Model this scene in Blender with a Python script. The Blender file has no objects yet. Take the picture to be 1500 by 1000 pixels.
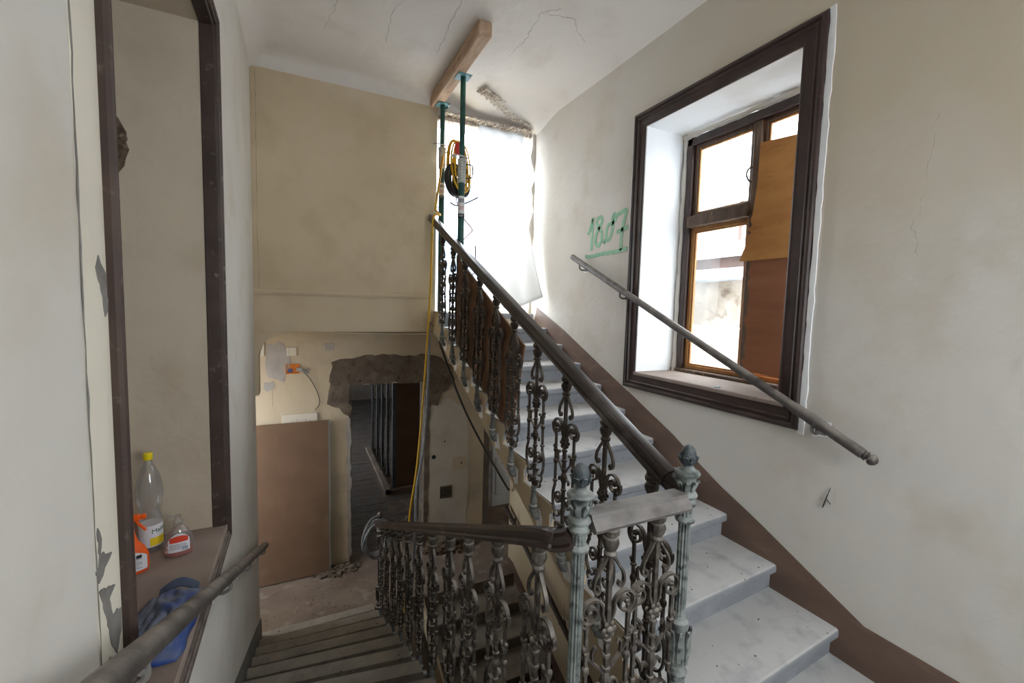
import bpy, bmesh, math, random
from mathutils import Vector, Matrix, noise
random.seed(7)
R = random.Random(11)
C = bpy.context.scene.collection
S = bpy.context.scene
PI = math.pi

# ------------------------------------------------------------------ camera, sky, exposure
cam = bpy.data.cameras.new('camera'); cam_o = bpy.data.objects.new('camera', cam); C.objects.link(cam_o)
S.camera = cam_o
F_PX, YAW, PITCH, ROLL = 641.0, 0.452038, 0.077474, -0.025814
cam.sensor_width = 36; cam.lens = F_PX*36/1500; cam.clip_start = .02
fw = Vector((math.sin(YAW)*math.cos(PITCH), math.cos(YAW)*math.cos(PITCH), -math.sin(PITCH)))
rt = Vector((math.cos(YAW), -math.sin(YAW), 0)); dn = fw.cross(rt)
r2 = math.cos(ROLL)*rt + math.sin(ROLL)*dn; d2 = -math.sin(ROLL)*rt + math.cos(ROLL)*dn
cam_o.matrix_world = Matrix(((r2.x, -d2.x, -fw.x, 0), (r2.y, -d2.y, -fw.y, 0), (r2.z, -d2.z, -fw.z, 0), (0, 0, 0, 1)))

W = bpy.data.worlds.new('overcast_sky'); S.world = W; W.use_nodes = True
bg = W.node_tree.nodes['Background']; bg.inputs[0].default_value = (.89, .95, 1, 1); bg.inputs[1].default_value = 5.0
S.view_settings.view_transform = 'Standard'; S.view_settings.look = 'None'
S.view_settings.exposure = 1.62; S.view_settings.gamma = 1; S.view_settings.use_curve_mapping = False
S.cycles.max_bounces = 14; S.cycles.diffuse_bounces = 9; S.cycles.transparent_max_bounces = 16
S.cycles.sample_clamp_indirect = 6
def portal(loc, rot, sx, sy):
    l = bpy.data.lights.new('window_portal', 'AREA'); l.shape = 'RECTANGLE'; l.size = sx; l.size_y = sy
    l.cycles.is_portal = True
    o = bpy.data.objects.new('window_portal', l); C.objects.link(o); o.location = loc; o.rotation_euler = rot
portal((3.06, 2.17, .48), (0, PI/2, 0), 2.0, 1.24)       # window in the right wall (area faces -x)
portal((1.93, 5.02, .97), (-PI/2, 0, 0), 1.16, 2.1)      # opening at the top of the flight
portal((1.55, -1.62, .25), (PI/2, 0, 0), 1.1, 1.5)        # landing window behind the camera

portal((-1.92, 5.4, -1.3), (0, -PI/2, 0), 1.4, .85)       # window at the side of the lower landing

# ------------------------------------------------------------------ materials
def rgb(r, g, b):
    f = lambda c: (c/255/12.92 if c/255 <= .04045 else ((c/255+.055)/1.055)**2.4)
    return (f(r), f(g), f(b), 1)
def mat(name, col, rough=.6, metal=0, **kw):
    m = bpy.data.materials.new(name); m.use_nodes = True
    b = m.node_tree.nodes['Principled BSDF']
    b.inputs['Base Color'].default_value = col; b.inputs['Roughness'].default_value = rough; b.inputs['Metallic'].default_value = metal
    for k, v in kw.items(): b.inputs[k].default_value = v
    return m
def worn(name, c1, c2, scale=3, rough=.7, bump=.15, bscale=40, c3=None, s3=12, lo=.35, hi=.65, t3=(.6, .72), metal=0, stretch=(1, 1, 1), dust=None, dust_amt=.6, dustlim=(.3, .6), c4=None, s4=1.1, t4=(.55, .7), bdist=.004, detail=6):
    """two colours mixed by noise, spots of a third and fourth, dust settled on faces that look up, fine relief"""
    m = mat(name, c1, rough, metal); nt = m.node_tree; N = nt.nodes; L = nt.links; b = N['Principled BSDF']
    geo = N.new('ShaderNodeNewGeometry'); mp = N.new('ShaderNodeMapping'); mp.inputs['Scale'].default_value = stretch
    L.new(geo.outputs['Position'], mp.inputs[0])
    def nz(sc, det=detail):
        n = N.new('ShaderNodeTexNoise'); n.inputs['Scale'].default_value = sc; n.inputs['Detail'].default_value = det
        L.new(mp.outputs[0], n.inputs['Vector']); return n.outputs['Fac']
    def ramp(fac, a, z):
        r = N.new('ShaderNodeMapRange'); r.inputs[1].default_value = a; r.inputs[2].default_value = z; L.new(fac, r.inputs[0]); return r.outputs[0]
    def mix(fac, a, c):
        x = N.new('ShaderNodeMix'); x.data_type = 'RGBA'
        L.new(fac, x.inputs[0]) if not isinstance(fac, float) else setattr(x.inputs[0], 'default_value', fac)
        if isinstance(a, tuple): x.inputs[6].default_value = a
        else: L.new(a, x.inputs[6])
        x.inputs[7].default_value = c; return x.outputs[2]
    out = mix(ramp(nz(scale), lo, hi), c1, c2)
    if c3: out = mix(ramp(nz(s3), *t3), out, c3)
    if c4: out = mix(ramp(nz(s4, 9), *t4), out, c4)
    if dust:
        sx = N.new('ShaderNodeSeparateXYZ'); L.new(geo.outputs['Normal'], sx.inputs[0])
        up = ramp(sx.outputs[2], .1, .8)
        mm = N.new('ShaderNodeMath'); mm.operation = 'MULTIPLY'; L.new(up, mm.inputs[0]); mm.inputs[1].default_value = dust_amt
        m2 = N.new('ShaderNodeMath'); m2.operation = 'MULTIPLY'; L.new(mm.outputs[0], m2.inputs[0]); L.new(ramp(nz(9), *dustlim), m2.inputs[1])
        out = mix(m2.outputs[0], out, dust)
    L.new(out, b.inputs['Base Color'])
    if bump:
        bp = N.new('ShaderNodeBump'); bp.inputs['Strength'].default_value = bump; bp.inputs['Distance'].default_value = bdist
        L.new(nz(bscale), bp.inputs['Height']); L.new(bp.outputs[0], b.inputs['Normal'])
    return m
def plaster(name, c1, c2, c3, c4=None, **k):
    d = dict(scale=1.3, rough=.92, bump=.5, bscale=9, c3=c3, s3=2.6, t3=(.54, .8), c4=c4, s4=.9, t4=(.58, .8), bdist=.012, lo=.3, hi=.7)
    d.update(k); return worn(name, c1, c2, **d)

M = {}
M['plaster'] = plaster('plaster_wall', rgb(213, 209, 202), rgb(204, 199, 191), rgb(198, 188, 172), rgb(218, 217, 213))
M['plaster_warm'] = plaster('plaster_back_wall', rgb(206, 190, 163), rgb(196, 179, 151), rgb(186, 168, 140), rgb(212, 200, 180))
M['plaster_low'] = plaster('plaster_lower', rgb(200, 185, 160), rgb(188, 175, 154), rgb(170, 158, 141), rgb(198, 192, 182), s4=1.8)
def upper_zone(m, col, z0, z1):
    nt = m.node_tree; N = nt.nodes; L = nt.links; b = N['Principled BSDF']; src = b.inputs['Base Color'].links[0].from_socket
    g = N.new('ShaderNodeNewGeometry'); x = N.new('ShaderNodeSeparateXYZ'); L.new(g.outputs['Position'], x.inputs[0])
    n = N.new('ShaderNodeTexNoise'); n.inputs['Scale'].default_value = 1.6; n.inputs['Detail'].default_value = 7; L.new(g.outputs['Position'], n.inputs['Vector'])
    a = N.new('ShaderNodeMath'); a.operation = 'MULTIPLY_ADD'; a.inputs[1].default_value = 1.6; L.new(n.outputs['Fac'], a.inputs[0]); L.new(x.outputs[2], a.inputs[2])
    r = N.new('ShaderNodeMapRange'); r.inputs[1].default_value = z0+.8; r.inputs[2].default_value = z1+.8; L.new(a.outputs[0], r.inputs[0])
    ry = N.new('ShaderNodeMapRange'); ry.inputs[1].default_value = 3.2; ry.inputs[2].default_value = 1.3; L.new(x.outputs[1], ry.inputs[0])
    pr = N.new('ShaderNodeMath'); pr.operation = 'MULTIPLY'; L.new(r.outputs[0], pr.inputs[0]); L.new(ry.outputs[0], pr.inputs[1])
    k = N.new('ShaderNodeMix'); k.data_type = 'RGBA'; L.new(pr.outputs[0], k.inputs[0]); L.new(src, k.inputs[6]); k.inputs[7].default_value = col; L.new(k.outputs[2], b.inputs['Base Color'])
    return m
M['plaster_right'] = upper_zone(plaster('plaster_right_wall', rgb(213, 209, 202), rgb(203, 198, 190), rgb(196, 186, 170), rgb(218, 217, 213)), rgb(196, 184, 163), -.1, .9)
M['ceiling'] = plaster('ceiling_paint', rgb(224, 220, 216), rgb(217, 212, 207), rgb(208, 202, 195))
M['reveal'] = plaster('reveal_white', rgb(244, 245, 246), rgb(238, 240, 241), rgb(230, 229, 225))
M['stringer'] = worn('stringer_paint', rgb(202, 186, 158), rgb(190, 173, 144), 2, .85, .3, 30, rgb(150, 132, 108), 9, stretch=(1, 1, .25), t3=(.6, .8))
M['stone'] = worn('step_stone', rgb(148, 151, 156), rgb(130, 134, 139), 5, .85, .3, 60, rgb(112, 116, 121), 30, t3=(.6, .8), dust=rgb(200, 199, 197), dust_amt=.95, dustlim=(.06, .50), c4=rgb(98, 94, 88), s4=45, t4=(.68, .74))
M['stone_low'] = worn('lower_step_stone', rgb(146, 140, 130), rgb(124, 119, 112), 5, .9, .4, 50, rgb(100, 96, 90), 30, t3=(.6, .8), dust=rgb(160, 152, 140), dust_amt=.45, c4=rgb(64, 60, 55), s4=38, t4=(.67, .74))
M['stone_shade'] = worn('shaded_tread_back', rgb(104, 98, 90), rgb(88, 83, 77), 5, .95, .4, 50, rgb(70, 66, 60), 20, t3=(.55, .75))  # darker stone: shadow past each nosing painted into the tread colour
M['screed'] = worn('dusty_floor', rgb(132, 118, 106), rgb(112, 98, 88), 2.5, .95, .5, 30, rgb(152, 142, 132), 7, t3=(.55, .75), c4=rgb(84, 73, 64), s4=20, t4=(.66, .74))
M['brown_band'] = worn('brown_skirt_paint', rgb(114, 92, 79), rgb(99, 78, 67), 4, .6, .3, 35, rgb(132, 110, 96), 9, t3=(.6, .8), stretch=(1, .5, 1.5), c4=rgb(150, 150, 146), s4=60, t4=(.74, .78))
M['grey_band'] = worn('grey_skirt_paint', rgb(112, 110, 108), rgb(94, 93, 92), 4, .7, .3, 35)
M['darkwood'] = worn('dark_brown_casing', rgb(62, 44, 38), rgb(48, 33, 30), 6, .42, .25, 60, rgb(92, 78, 70), 30, t3=(.66, .8), dust=rgb(140, 128, 118), dust_amt=.35)
M['darkwood_dusty'] = worn('dusty_brown_casing', rgb(74, 58, 50), rgb(58, 44, 38), 6, .6, .3, 60, rgb(122, 110, 100), 24, t3=(.6, .8), dust=rgb(150, 138, 128), dust_amt=.7)
M['sillpaint'] = worn('dusty_sill', rgb(152, 136, 126), rgb(140, 124, 114), 4, .85, .2, 40, rgb(120, 106, 98), 30, t3=(.66, .76))
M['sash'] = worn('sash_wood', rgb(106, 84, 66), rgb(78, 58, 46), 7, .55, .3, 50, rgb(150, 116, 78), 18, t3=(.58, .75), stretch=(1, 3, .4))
M['sash_lit'] = worn('sash_wood_lit', rgb(172, 124, 66), rgb(150, 100, 50), 7, .6, .3, 50, stretch=(1, 3, .4))  # orange copy of the sash wood, daylight put into its colour
M['iron'] = worn('dark_cast_iron', rgb(70, 60, 52), rgb(52, 45, 41), 14, .48, .4, 120, rgb(98, 86, 74), 40, t3=(.56, .75), metal=.25, dust=rgb(148, 138, 126), dust_amt=.75)
M['iron_dusty'] = worn('dusty_cast_iron', rgb(80, 73, 66), rgb(56, 50, 45), 16, .6, .4, 120, rgb(112, 105, 97), 30, t3=(.5, .7), metal=.15, dust=rgb(170, 162, 152), dust_amt=.9)
M['patina'] = worn('grey_green_patina', rgb(140, 146, 142), rgb(94, 101, 99), 14, .65, .45, 90, rgb(50, 54, 54), 26, t3=(.5, .64), dust=rgb(180, 184, 180), dust_amt=.6)
M['patina_dusty'] = worn('grey_painted_foot', rgb(120, 122, 118), rgb(88, 90, 88), 16, .65, .4, 90, rgb(60, 58, 54), 30, t3=(.55, .7), dust=rgb(186, 184, 178), dust_amt=.8)
M['finial'] = worn('dark_finial', rgb(62, 70, 74), rgb(44, 50, 55), 30, .6, .5, 90, rgb(96, 104, 104), 50, t3=(.58, .72), dust=rgb(140, 146, 146), dust_amt=.4)
M['rail'] = worn('dark_rail_wood', rgb(66, 56, 50), rgb(46, 38, 35), 7, .34, .12, 80, rgb(124, 120, 116), 5, t3=(.55, .8), stretch=(1, .5, 1))
M['rail_brown'] = worn('brown_rail_wood', rgb(60, 46, 40), rgb(44, 33, 29), 7, .36, .12, 80, rgb(120, 108, 100), 6, t3=(.6, .85), stretch=(1, .5, 1))
M['rail_grey'] = worn('grey_worn_rail', rgb(104, 98, 95), rgb(82, 77, 76), 10, .5, .15, 80, rgb(52, 46, 44), 8, t3=(.55, .75), dust=rgb(158, 154, 150), dust_amt=.8)
M['rail_wall'] = worn('wall_rail_paint', rgb(84, 78, 74), rgb(62, 56, 54), 8, .5, .2, 60, rgb(112, 104, 98), 18, t3=(.55, .75), dust=rgb(150, 142, 134), dust_amt=.8)
M['timber'] = worn('rough_timber', rgb(196, 168, 142), rgb(170, 142, 118), 5, .85, .6, 50, rgb(104, 78, 60), 12, t3=(.6, .75), stretch=(4, .6, 4), c4=rgb(190, 172, 152), s4=6)
M['green'] = worn('green_prop_paint', rgb(28, 84, 74), rgb(22, 66, 60), 9, .45, .2, 60, rgb(66, 72, 66), 18, t3=(.62, .74))
M['zinc'] = worn('zinc_plate', rgb(186, 188, 182), rgb(160, 162, 156), 20, .5, .3, 90)
M['teal'] = worn('teal_plate', rgb(92, 150, 158), rgb(70, 116, 122), 20, .5, .2, 60)
M['white'] = mat('white_paper', rgb(228, 228, 226), .7)
M['black'] = mat('black_plastic', rgb(26, 26, 28), .5)
M['red'] = mat('red_print', rgb(190, 52, 40), .6)
M['yellow'] = mat('yellow_cable', rgb(214, 166, 26), .5)
M['blackcable'] = mat('dark_cable', rgb(58, 56, 54), .6)
M['greycable'] = worn('grey_cable', rgb(146, 148, 152), rgb(120, 122, 128), 20, .6, 0)
M['brownwire'] = mat('brown_wire', rgb(138, 74, 56), .6)
M['board_ply'] = worn('brown_ply', rgb(124, 86, 54), rgb(96, 62, 40), 5, .6, .3, 50, rgb(70, 44, 28), 9, t3=(.56, .75), stretch=(1, 1.6, .6))
M['ply_orange'] = worn('orange_ply', rgb(196, 138, 70), rgb(178, 118, 54), 3, .6, .2, 60, rgb(150, 94, 42), 7, t3=(.6, .8), stretch=(1, 1, 3))
M['cardboard'] = worn('red_brown_hardboard', rgb(156, 100, 66), rgb(142, 90, 58), 3, .75, .3, 90, stretch=(1, .3, 4))
M['gypsum'] = worn('brown_board', rgb(116, 90, 70), rgb(106, 82, 64), 3, .8, .1, 60, rgb(130, 104, 84), 2.5, t3=(.62, .8))
M['gypsum_edge'] = mat('grey_green_edge', rgb(120, 136, 138), .8)
M['mortar'] = worn('dark_mortar', rgb(112, 100, 88), rgb(94, 83, 72), 7, .95, .8, 50, rgb(128, 117, 104), 5, t3=(.5, .7), c4=rgb(74, 64, 56), s4=14, t4=(.6, .72), bdist=.012)
M['greyplaster'] = worn('grey_filler', rgb(178, 172, 168), rgb(164, 158, 154), 7, .95, .3, 60)
M['chip'] = worn('bare_mortar', rgb(136, 132, 128), rgb(112, 108, 104), 20, .95, .5, 80)
M['rubblebrown'] = worn('rubble_core', rgb(116, 98, 80), rgb(80, 66, 54), 22, .95, .9, 60, rgb(150, 132, 112), 30, t3=(.55, .7), bdist=.02)
M['lath'] = worn('reed_lath', rgb(206, 196, 184), rgb(150, 136, 122), 40, .9, .5, 120, rgb(226, 220, 212), 30, t3=(.5, .65))
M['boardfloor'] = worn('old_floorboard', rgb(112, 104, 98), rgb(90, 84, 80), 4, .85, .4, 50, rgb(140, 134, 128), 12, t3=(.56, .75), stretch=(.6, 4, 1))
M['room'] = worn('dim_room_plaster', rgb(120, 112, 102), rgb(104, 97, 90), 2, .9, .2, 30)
M['stud'] = worn('galvanised_stud', rgb(104, 108, 114), rgb(86, 90, 96), 14, .45, .1, 60, metal=.5)
M['coverplate'] = mat('ivory_plate', rgb(214, 206, 192), .5)
M['orangebox'] = mat('orange_box', rgb(206, 116, 26), .6)
M['graffiti'] = worn('green_spray_paint', rgb(134, 184, 152), rgb(150, 198, 166), 30, .8, 0)
M['extwall'] = worn('ruined_wall', rgb(150, 142, 132), rgb(128, 118, 106), 1.6, .95, .8, 6, rgb(92, 80, 68), 3, t3=(.56, .7), bdist=.05)
M['extroof'] = worn('far_roof', rgb(104, 84, 76), rgb(88, 70, 64), 3, .8, .2, 20)
M['snow'] = worn('pale_roof', rgb(176, 180, 186), rgb(160, 166, 174), 2, .8, .2, 10)
M['groundsnow'] = worn('old_snow', rgb(226, 229, 234), rgb(212, 215, 222), 2, .9, .2, 10)
M['blueroof'] = worn('blue_grey_metal', rgb(120, 136, 160), rgb(104, 122, 148), 3, .6, 0)
M['bluecloth'] = worn('blue_cloth', rgb(48, 82, 156), rgb(36, 62, 126), 8, .8, .3, 200, rgb(88, 104, 140), 5, t3=(.48, .62), dust=rgb(118, 124, 138), dust_amt=.9)
M['bluehem'] = worn('grey_blue_hem', rgb(96, 108, 134), rgb(82, 94, 120), 12, .85, .3, 200)
M['orange'] = mat('orange_plastic', rgb(236, 92, 16), .35)
M['yellowcap'] = mat('yellow_plastic', rgb(240, 214, 30), .4)
M['labelwhite'] = mat('label_paper', rgb(226, 226, 232), .6)
M['labelred'] = mat('label_red', rgb(222, 68, 40), .6)
M['labelyel'] = mat('label_yellow', rgb(236, 206, 30), .6)
M['labelgrn'] = mat('label_green', rgb(20, 84, 52), .6)
M['labelgrey'] = mat('label_print_grey', rgb(150, 150, 160), .6)
M['labelblue'] = mat('label_print_blue', rgb(70, 86, 140), .6)
M['redliquid'] = mat('red_soap', rgb(176, 70, 56), .15)
M['doorwhite'] = mat('white_door_paint', rgb(214, 222, 234), .5)
M['pillar'] = worn('grey_pillar', rgb(132, 126, 122), rgb(112, 106, 104), 3, .9, .3, 40)
def glassy(name, tint, refl=.08, rough=.02, hazy=0.0):
    m = bpy.data.materials.new(name); m.use_nodes = True; nt = m.node_tree; N = nt.nodes; L = nt.links; N.clear()
    out = N.new('ShaderNodeOutputMaterial'); t = N.new('ShaderNodeBsdfTransparent'); t.inputs[0].default_value = tint
    g = N.new('ShaderNodeBsdfGlossy'); g.inputs['Roughness'].default_value = rough
    lw = N.new('ShaderNodeLayerWeight'); lw.inputs[0].default_value = .35
    ml = N.new('ShaderNodeMath'); ml.operation = 'MULTIPLY_ADD'; ml.inputs[1].default_value = .5; ml.inputs[2].default_value = refl
    L.new(lw.outputs['Fresnel'], ml.inputs[0])
    x = N.new('ShaderNodeMixShader'); L.new(ml.outputs[0], x.inputs[0]); L.new(t.outputs[0], x.inputs[1]); L.new(g.outputs[0], x.inputs[2])
    last = x
    if hazy:
        d = N.new('ShaderNodeBsdfDiffuse'); d.inputs[0].default_value = (.8, .8, .78, 1)
        y = N.new('ShaderNodeMixShader'); y.inputs[0].default_value = hazy; L.new(x.outputs[0], y.inputs[1]); L.new(d.outputs[0], y.inputs[2]); last = y
    L.new(last.outputs[0], out.inputs[0]); return m
M['glass'] = glassy('window_glass', (.97, .98, .98, 1), .03)
M['clearplastic'] = glassy('clear_bottle_plastic', (.90, .89, .88, 1), .06, .08, .12)
def sheet_mat():
    m = bpy.data.materials.new('dust_sheet_plastic'); m.use_nodes = True; nt = m.node_tree; N = nt.nodes; L = nt.links; N.clear()
    out = N.new('ShaderNodeOutputMaterial'); t = N.new('ShaderNodeBsdfTransparent'); t.inputs[0].default_value = (.95, .97, 1, 1)
    tr = N.new('ShaderNodeBsdfTranslucent'); tr.inputs[0].default_value = (.66, .66, .66, 1)
    d = N.new('ShaderNodeBsdfDiffuse'); d.inputs[0].default_value = (.5, .5, .49, 1)
    a = N.new('ShaderNodeMixShader'); a.inputs[0].default_value = .4; L.new(tr.outputs[0], a.inputs[1]); L.new(d.outputs[0], a.inputs[2])
    b = N.new('ShaderNodeMixShader'); b.inputs[0].default_value = .88; L.new(t.outputs[0], b.inputs[1]); L.new(a.outputs[0], b.inputs[2])
    L.new(b.outputs[0], out.inputs[0]); return m
M['sheet'] = sheet_mat()

# ------------------------------------------------------------------ mesh helpers
class MB:
    def __init__(s): s.v = []; s.f = []
    def add(s, vs, fs):
        o = len(s.v); s.v += [tuple(v) for v in vs]; s.f += [tuple(o+i for i in f) for f in fs]; return s
    def box(s, x0, x1, y0, y1, z0, z1, c=0.0):
        if c <= 0:
            vs = [(x, y, z) for x in (x0, x1) for y in (y0, y1) for z in (z0, z1)]
            return s.add(vs, [(0, 1, 3, 2), (4, 6, 7, 5), (0, 4, 5, 1), (2, 3, 7, 6), (0, 2, 6, 4), (1, 5, 7, 3)])
        bm = bmesh.new(); bmesh.ops.create_cube(bm, size=1)
        for v in bm.verts: v.co = Vector(((x0+x1)/2+v.co.x*(x1-x0), (y0+y1)/2+v.co.y*(y1-y0), (z0+z1)/2+v.co.z*(z1-z0)))
        bmesh.ops.bevel(bm, geom=bm.edges[:], offset=c, segments=1, affect='EDGES', profile=.5)
        bm.verts.index_update(); s.add([v.co.copy() for v in bm.verts], [[v.index for v in f.verts] for f in bm.faces]); bm.free(); return s
    def rings(s, rings, closed=True, caps=True):
        n = len(rings[0]); vs = [p for r in rings for p in r]; fs = []
        for i in range(len(rings)-1):
            for j in range(n if closed else n-1):
                k = (j+1) % n; fs.append((i*n+j, i*n+k, (i+1)*n+k, (i+1)*n+j))
        if caps and closed: fs.append(tuple(range(n))[::-1]); fs.append(tuple((len(rings)-1)*n+j for j in range(n)))
        return s.add(vs, fs)
    def tube(s, pts, r, seg=8, caps=True):
        pts = [Vector(p) for p in pts]; n = len(pts); rs = r if isinstance(r, (list, tuple)) else [r]*n
        t0 = (pts[1]-pts[0]).normalized(); up = Vector((0, 0, 1)) if abs(t0.z) < .9 else Vector((1, 0, 0))
        nrm = (up - t0*up.dot(t0)).normalized(); rings = []
        for i, p in enumerate(pts):
            t = (pts[min(i+1, n-1)]-pts[max(i-1, 0)]).normalized()
            nrm = (nrm - t*nrm.dot(t)).normalized(); bn = t.cross(nrm)
            rings.append([p + (nrm*math.cos(2*PI*k/seg)+bn*math.sin(2*PI*k/seg))*rs[i] for k in range(seg)])
        return s.rings(rings, True, caps)
    def ribbon(s, pts, side, w, t):
        """flat bar: runs along pts, w wide along side, t thick"""
        pts = [Vector(p) for p in pts]; side = Vector(side).normalized(); n = len(pts); rings = []
        ws = w if isinstance(w, (list, tuple)) else [w]*n; ts = t if isinstance(t, (list, tuple)) else [t]*n
        for i, p in enumerate(pts):
            tg = (pts[min(i+1, n-1)]-pts[max(i-1, 0)]).normalized(); nr = side.cross(tg).normalized()
            a = side*(ws[i]/2); b = nr*(ts[i]/2); rings.append([p+a+b, p-a+b, p-a-b, p+a-b])
        return s.rings(rings)
    def lathe(s, prof, c=(0, 0, 0), seg=16, flutes=0, fz=(0, 0), fd=.12):
        rings = []
        for r, z in prof:
            ring = []
            for k in range(seg):
                a = 2*PI*k/seg; q = r
                if flutes and fz[0] <= z <= fz[1]: q = r*(1-fd*(.5-.5*math.cos(flutes*a))**1.0)
                ring.append((c[0]+q*math.cos(a), c[1]+q*math.sin(a), c[2]+z))
            rings.append(ring)
        return s.rings(rings)
    def prism(s, poly, axis, a0, a1):
        def P(p, a): return {'x': (a, p[0], p[1]), 'y': (p[0], a, p[1]), 'z': (p[0], p[1], a)}[axis]
        return s.rings([[P(p, a0) for p in poly], [P(p, a1) for p in poly]])
    def sweep(s, prof, p0, p1, up=(0, 0, 1)):
        """profile (across, up) carried straight from p0 to p1"""
        p0, p1 = Vector(p0), Vector(p1); t = (p1-p0).normalized(); up = Vector(up); up = (up-t*up.dot(t)).normalized(); sd = t.cross(up)
        return s.rings([[p+sd*a+up*b for a, b in prof] for p in (p0, p1)])
    def ball(s, c, r, seg=12, rg=8, sc=(1, 1, 1)):
        prof = [(max(1e-4, r*math.sin(PI*i/rg)), -r*math.cos(PI*i/rg)) for i in range(rg+1)]
        o = len(s.v); s.lathe(prof, (0, 0, 0), seg)
        for i in range(o, len(s.v)): v = s.v[i]; s.v[i] = (c[0]+v[0]*sc[0], c[1]+v[1]*sc[1], c[2]+v[2]*sc[2])
        return s
    def xf(s, m, o=0):
        for i in range(o, len(s.v)): s.v[i] = tuple(m @ Vector(s.v[i]))
        return s
    def mesh(s, name, m, smooth=True, ang=.6):
        me = bpy.data.meshes.new(name); me.from_pydata(s.v, [], s.f)
        bm = bmesh.new(); bm.from_mesh(me); bmesh.ops.recalc_face_normals(bm, faces=bm.faces); bm.to_mesh(me); bm.free()
        if smooth:
            me.polygons.foreach_set('use_smooth', [True]*len(me.polygons)); me.set_sharp_from_angle(angle=ang)
        me.materials.append(m); return me
    def build(s, name, m, parent=None, smooth=True, ang=.6):
        return link(name, s.mesh(name, m, smooth, ang), parent)
def link(name, me, parent=None, loc=None, rot=None, label=None):
    o = bpy.data.objects.new(name, me); C.objects.link(o)
    if parent: o.parent = parent
    if loc: o.location = loc
    if rot: o.rotation_euler = rot
    if label: o['label'] = label
    return o
def tag(o, label, cat, group=None):
    o['label'] = label; o['category'] = cat
    if group: o['group'] = group
    return o
def thing(name, label, cat, loc=(0, 0, 0), group=None):
    o = bpy.data.objects.new(name, None); C.objects.link(o); o.location = loc; o.empty_display_size = .1
    return tag(o, label, cat, group)
def struct(o, label=None):
    o['kind'] = 'structure'
    if label: o['label'] = label
    return o
def world_part(mb, name, m, root, **k):
    """a part whose verts are given in world metres, parented to a thing that stands at root.location"""
    l = Vector(root.location); mb.v = [tuple(Vector(v)-l) for v in mb.v]; return mb.build(name, m, root, **k)
def smooth_path(pts, n=8):
    pts = [Vector(p) for p in pts]; out = []
    for i in range(len(pts)-1):
        a, b, c, d = pts[max(i-1, 0)], pts[i], pts[i+1], pts[min(i+2, len(pts)-1)]
        for k in range(n):
            t = k/n; out.append(.5*((2*b)+(c-a)*t+(2*a-5*b+4*c-d)*t*t+(3*b-a-3*c+d)*t**3))
    out.append(pts[-1]); return out
def ragged(poly, amp, step, rnd):
    """polygon outline with a broken edge"""
    out = []
    for i, p in enumerate(poly):
        q = poly[(i+1) % len(poly)]; L = math.hypot(q[0]-p[0], q[1]-p[1]); n = max(1, int(L/step))
        for k in range(n):
            t = k/n; out.append((p[0]+(q[0]-p[0])*t+rnd.uniform(-amp, amp), p[1]+(q[1]-p[1])*t+rnd.uniform(-amp, amp)))
    return out

# ------------------------------------------------------------------ the setting
XR, XL, YB, YL = 2.5, -.38, 4.75, 5.97          # right wall, left wall, upper back wall, lower back wall
ZC, ZF, ZM, ZU = 2.22, -3.475, -1.77, -.067      # ceiling, lower landing, middle landing, top of the flight
WY0, WY1, WZ0, WZ1 = 1.56, 2.79, -.51, 1.465     # window in the right wall
w = MB()
w.box(XR, 3.05, -1.6, WY0, -2.2, 2.6).box(XR, 3.05, WY1, 4.68, -2.2, 2.6)
w.box(XR, 3.05, WY0, WY1, -2.2, WZ0).box(XR, 3.05, WY0, WY1, WZ1, 2.6)
struct(MB().box(XR, 3.05, -1.6, 4.68, -6.2, -2.2).box(XR, 3.05, 4.68, 5.1, -6.2, -.3).build('wall_right', M['stringer'], smooth=False))
wall_right = struct(w.build('wall_right', M['plaster_right'], smooth=False))
# ragged jamb beside the top opening
jag = [(2.46, -.07)]
z = -.07
while z < 2.05:
    z += R.uniform(.05, .12); jag.append((2.475+R.uniform(-.035, .03), z))
jag += [(3.0, 2.05), (3.0, -.07)]
MB().prism(jag, 'y', 4.66, 4.98).build('broken_jamb', M['plaster'], wall_right, smooth=False)
w = MB()
LY0, LY1, LZ0, LZ1 = 1.293, 2.745, -1.225, 1.375      # recess in the left wall
w.box(-1.25, XL, -1.6, LY0, -6.2, 2.6).box(-1.25, XL, LY1, 4.62, -6.2, 2.6)
w.box(-1.25, XL, LY0, LY1, -6.2, LZ0).box(-1.25, XL, LY0, LY1, LZ1, 2.6).box(-1.25, -1.0, LY0, LY1, LZ0, LZ1)
rc = [(-1.25, 4.62), (XL, 4.62)]
for k in range(7):
    a = k/6*PI/2; rc.append((XL-.14+.14*math.cos(a), 4.64+.14*math.sin(a)))
rc.append((-1.25, 4.78))
w.prism(rc, 'z', -6.2, 2.6)
wall_left = struct(w.build('wall_left', M['plaster'], ang=.3))
w = MB().box(-.9, 1.35, YB, 5.0, -.29, 2.6)
wall_back = struct(w.build('wall_back', M['plaster_warm'], smooth=False))
w = MB().box(-1.3, 1.0, -1.75, -1.5, -6.2, 2.6).box(2.1, 3.05, -1.75, -1.5, -6.2, 2.6).box(1.0, 2.1, -1.75, -1.5, -6.2, -.5).box(1.0, 2.1, -1.75, -1.5, 1.0, 2.6)
wall_front = struct(w.build('wall_front', M['plaster'], smooth=False))
struct(MB().box(1.35, 3.05, YB, 5.0, 2.0, 2.6).build('wall_back', M['ceiling'], smooth=False))
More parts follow.
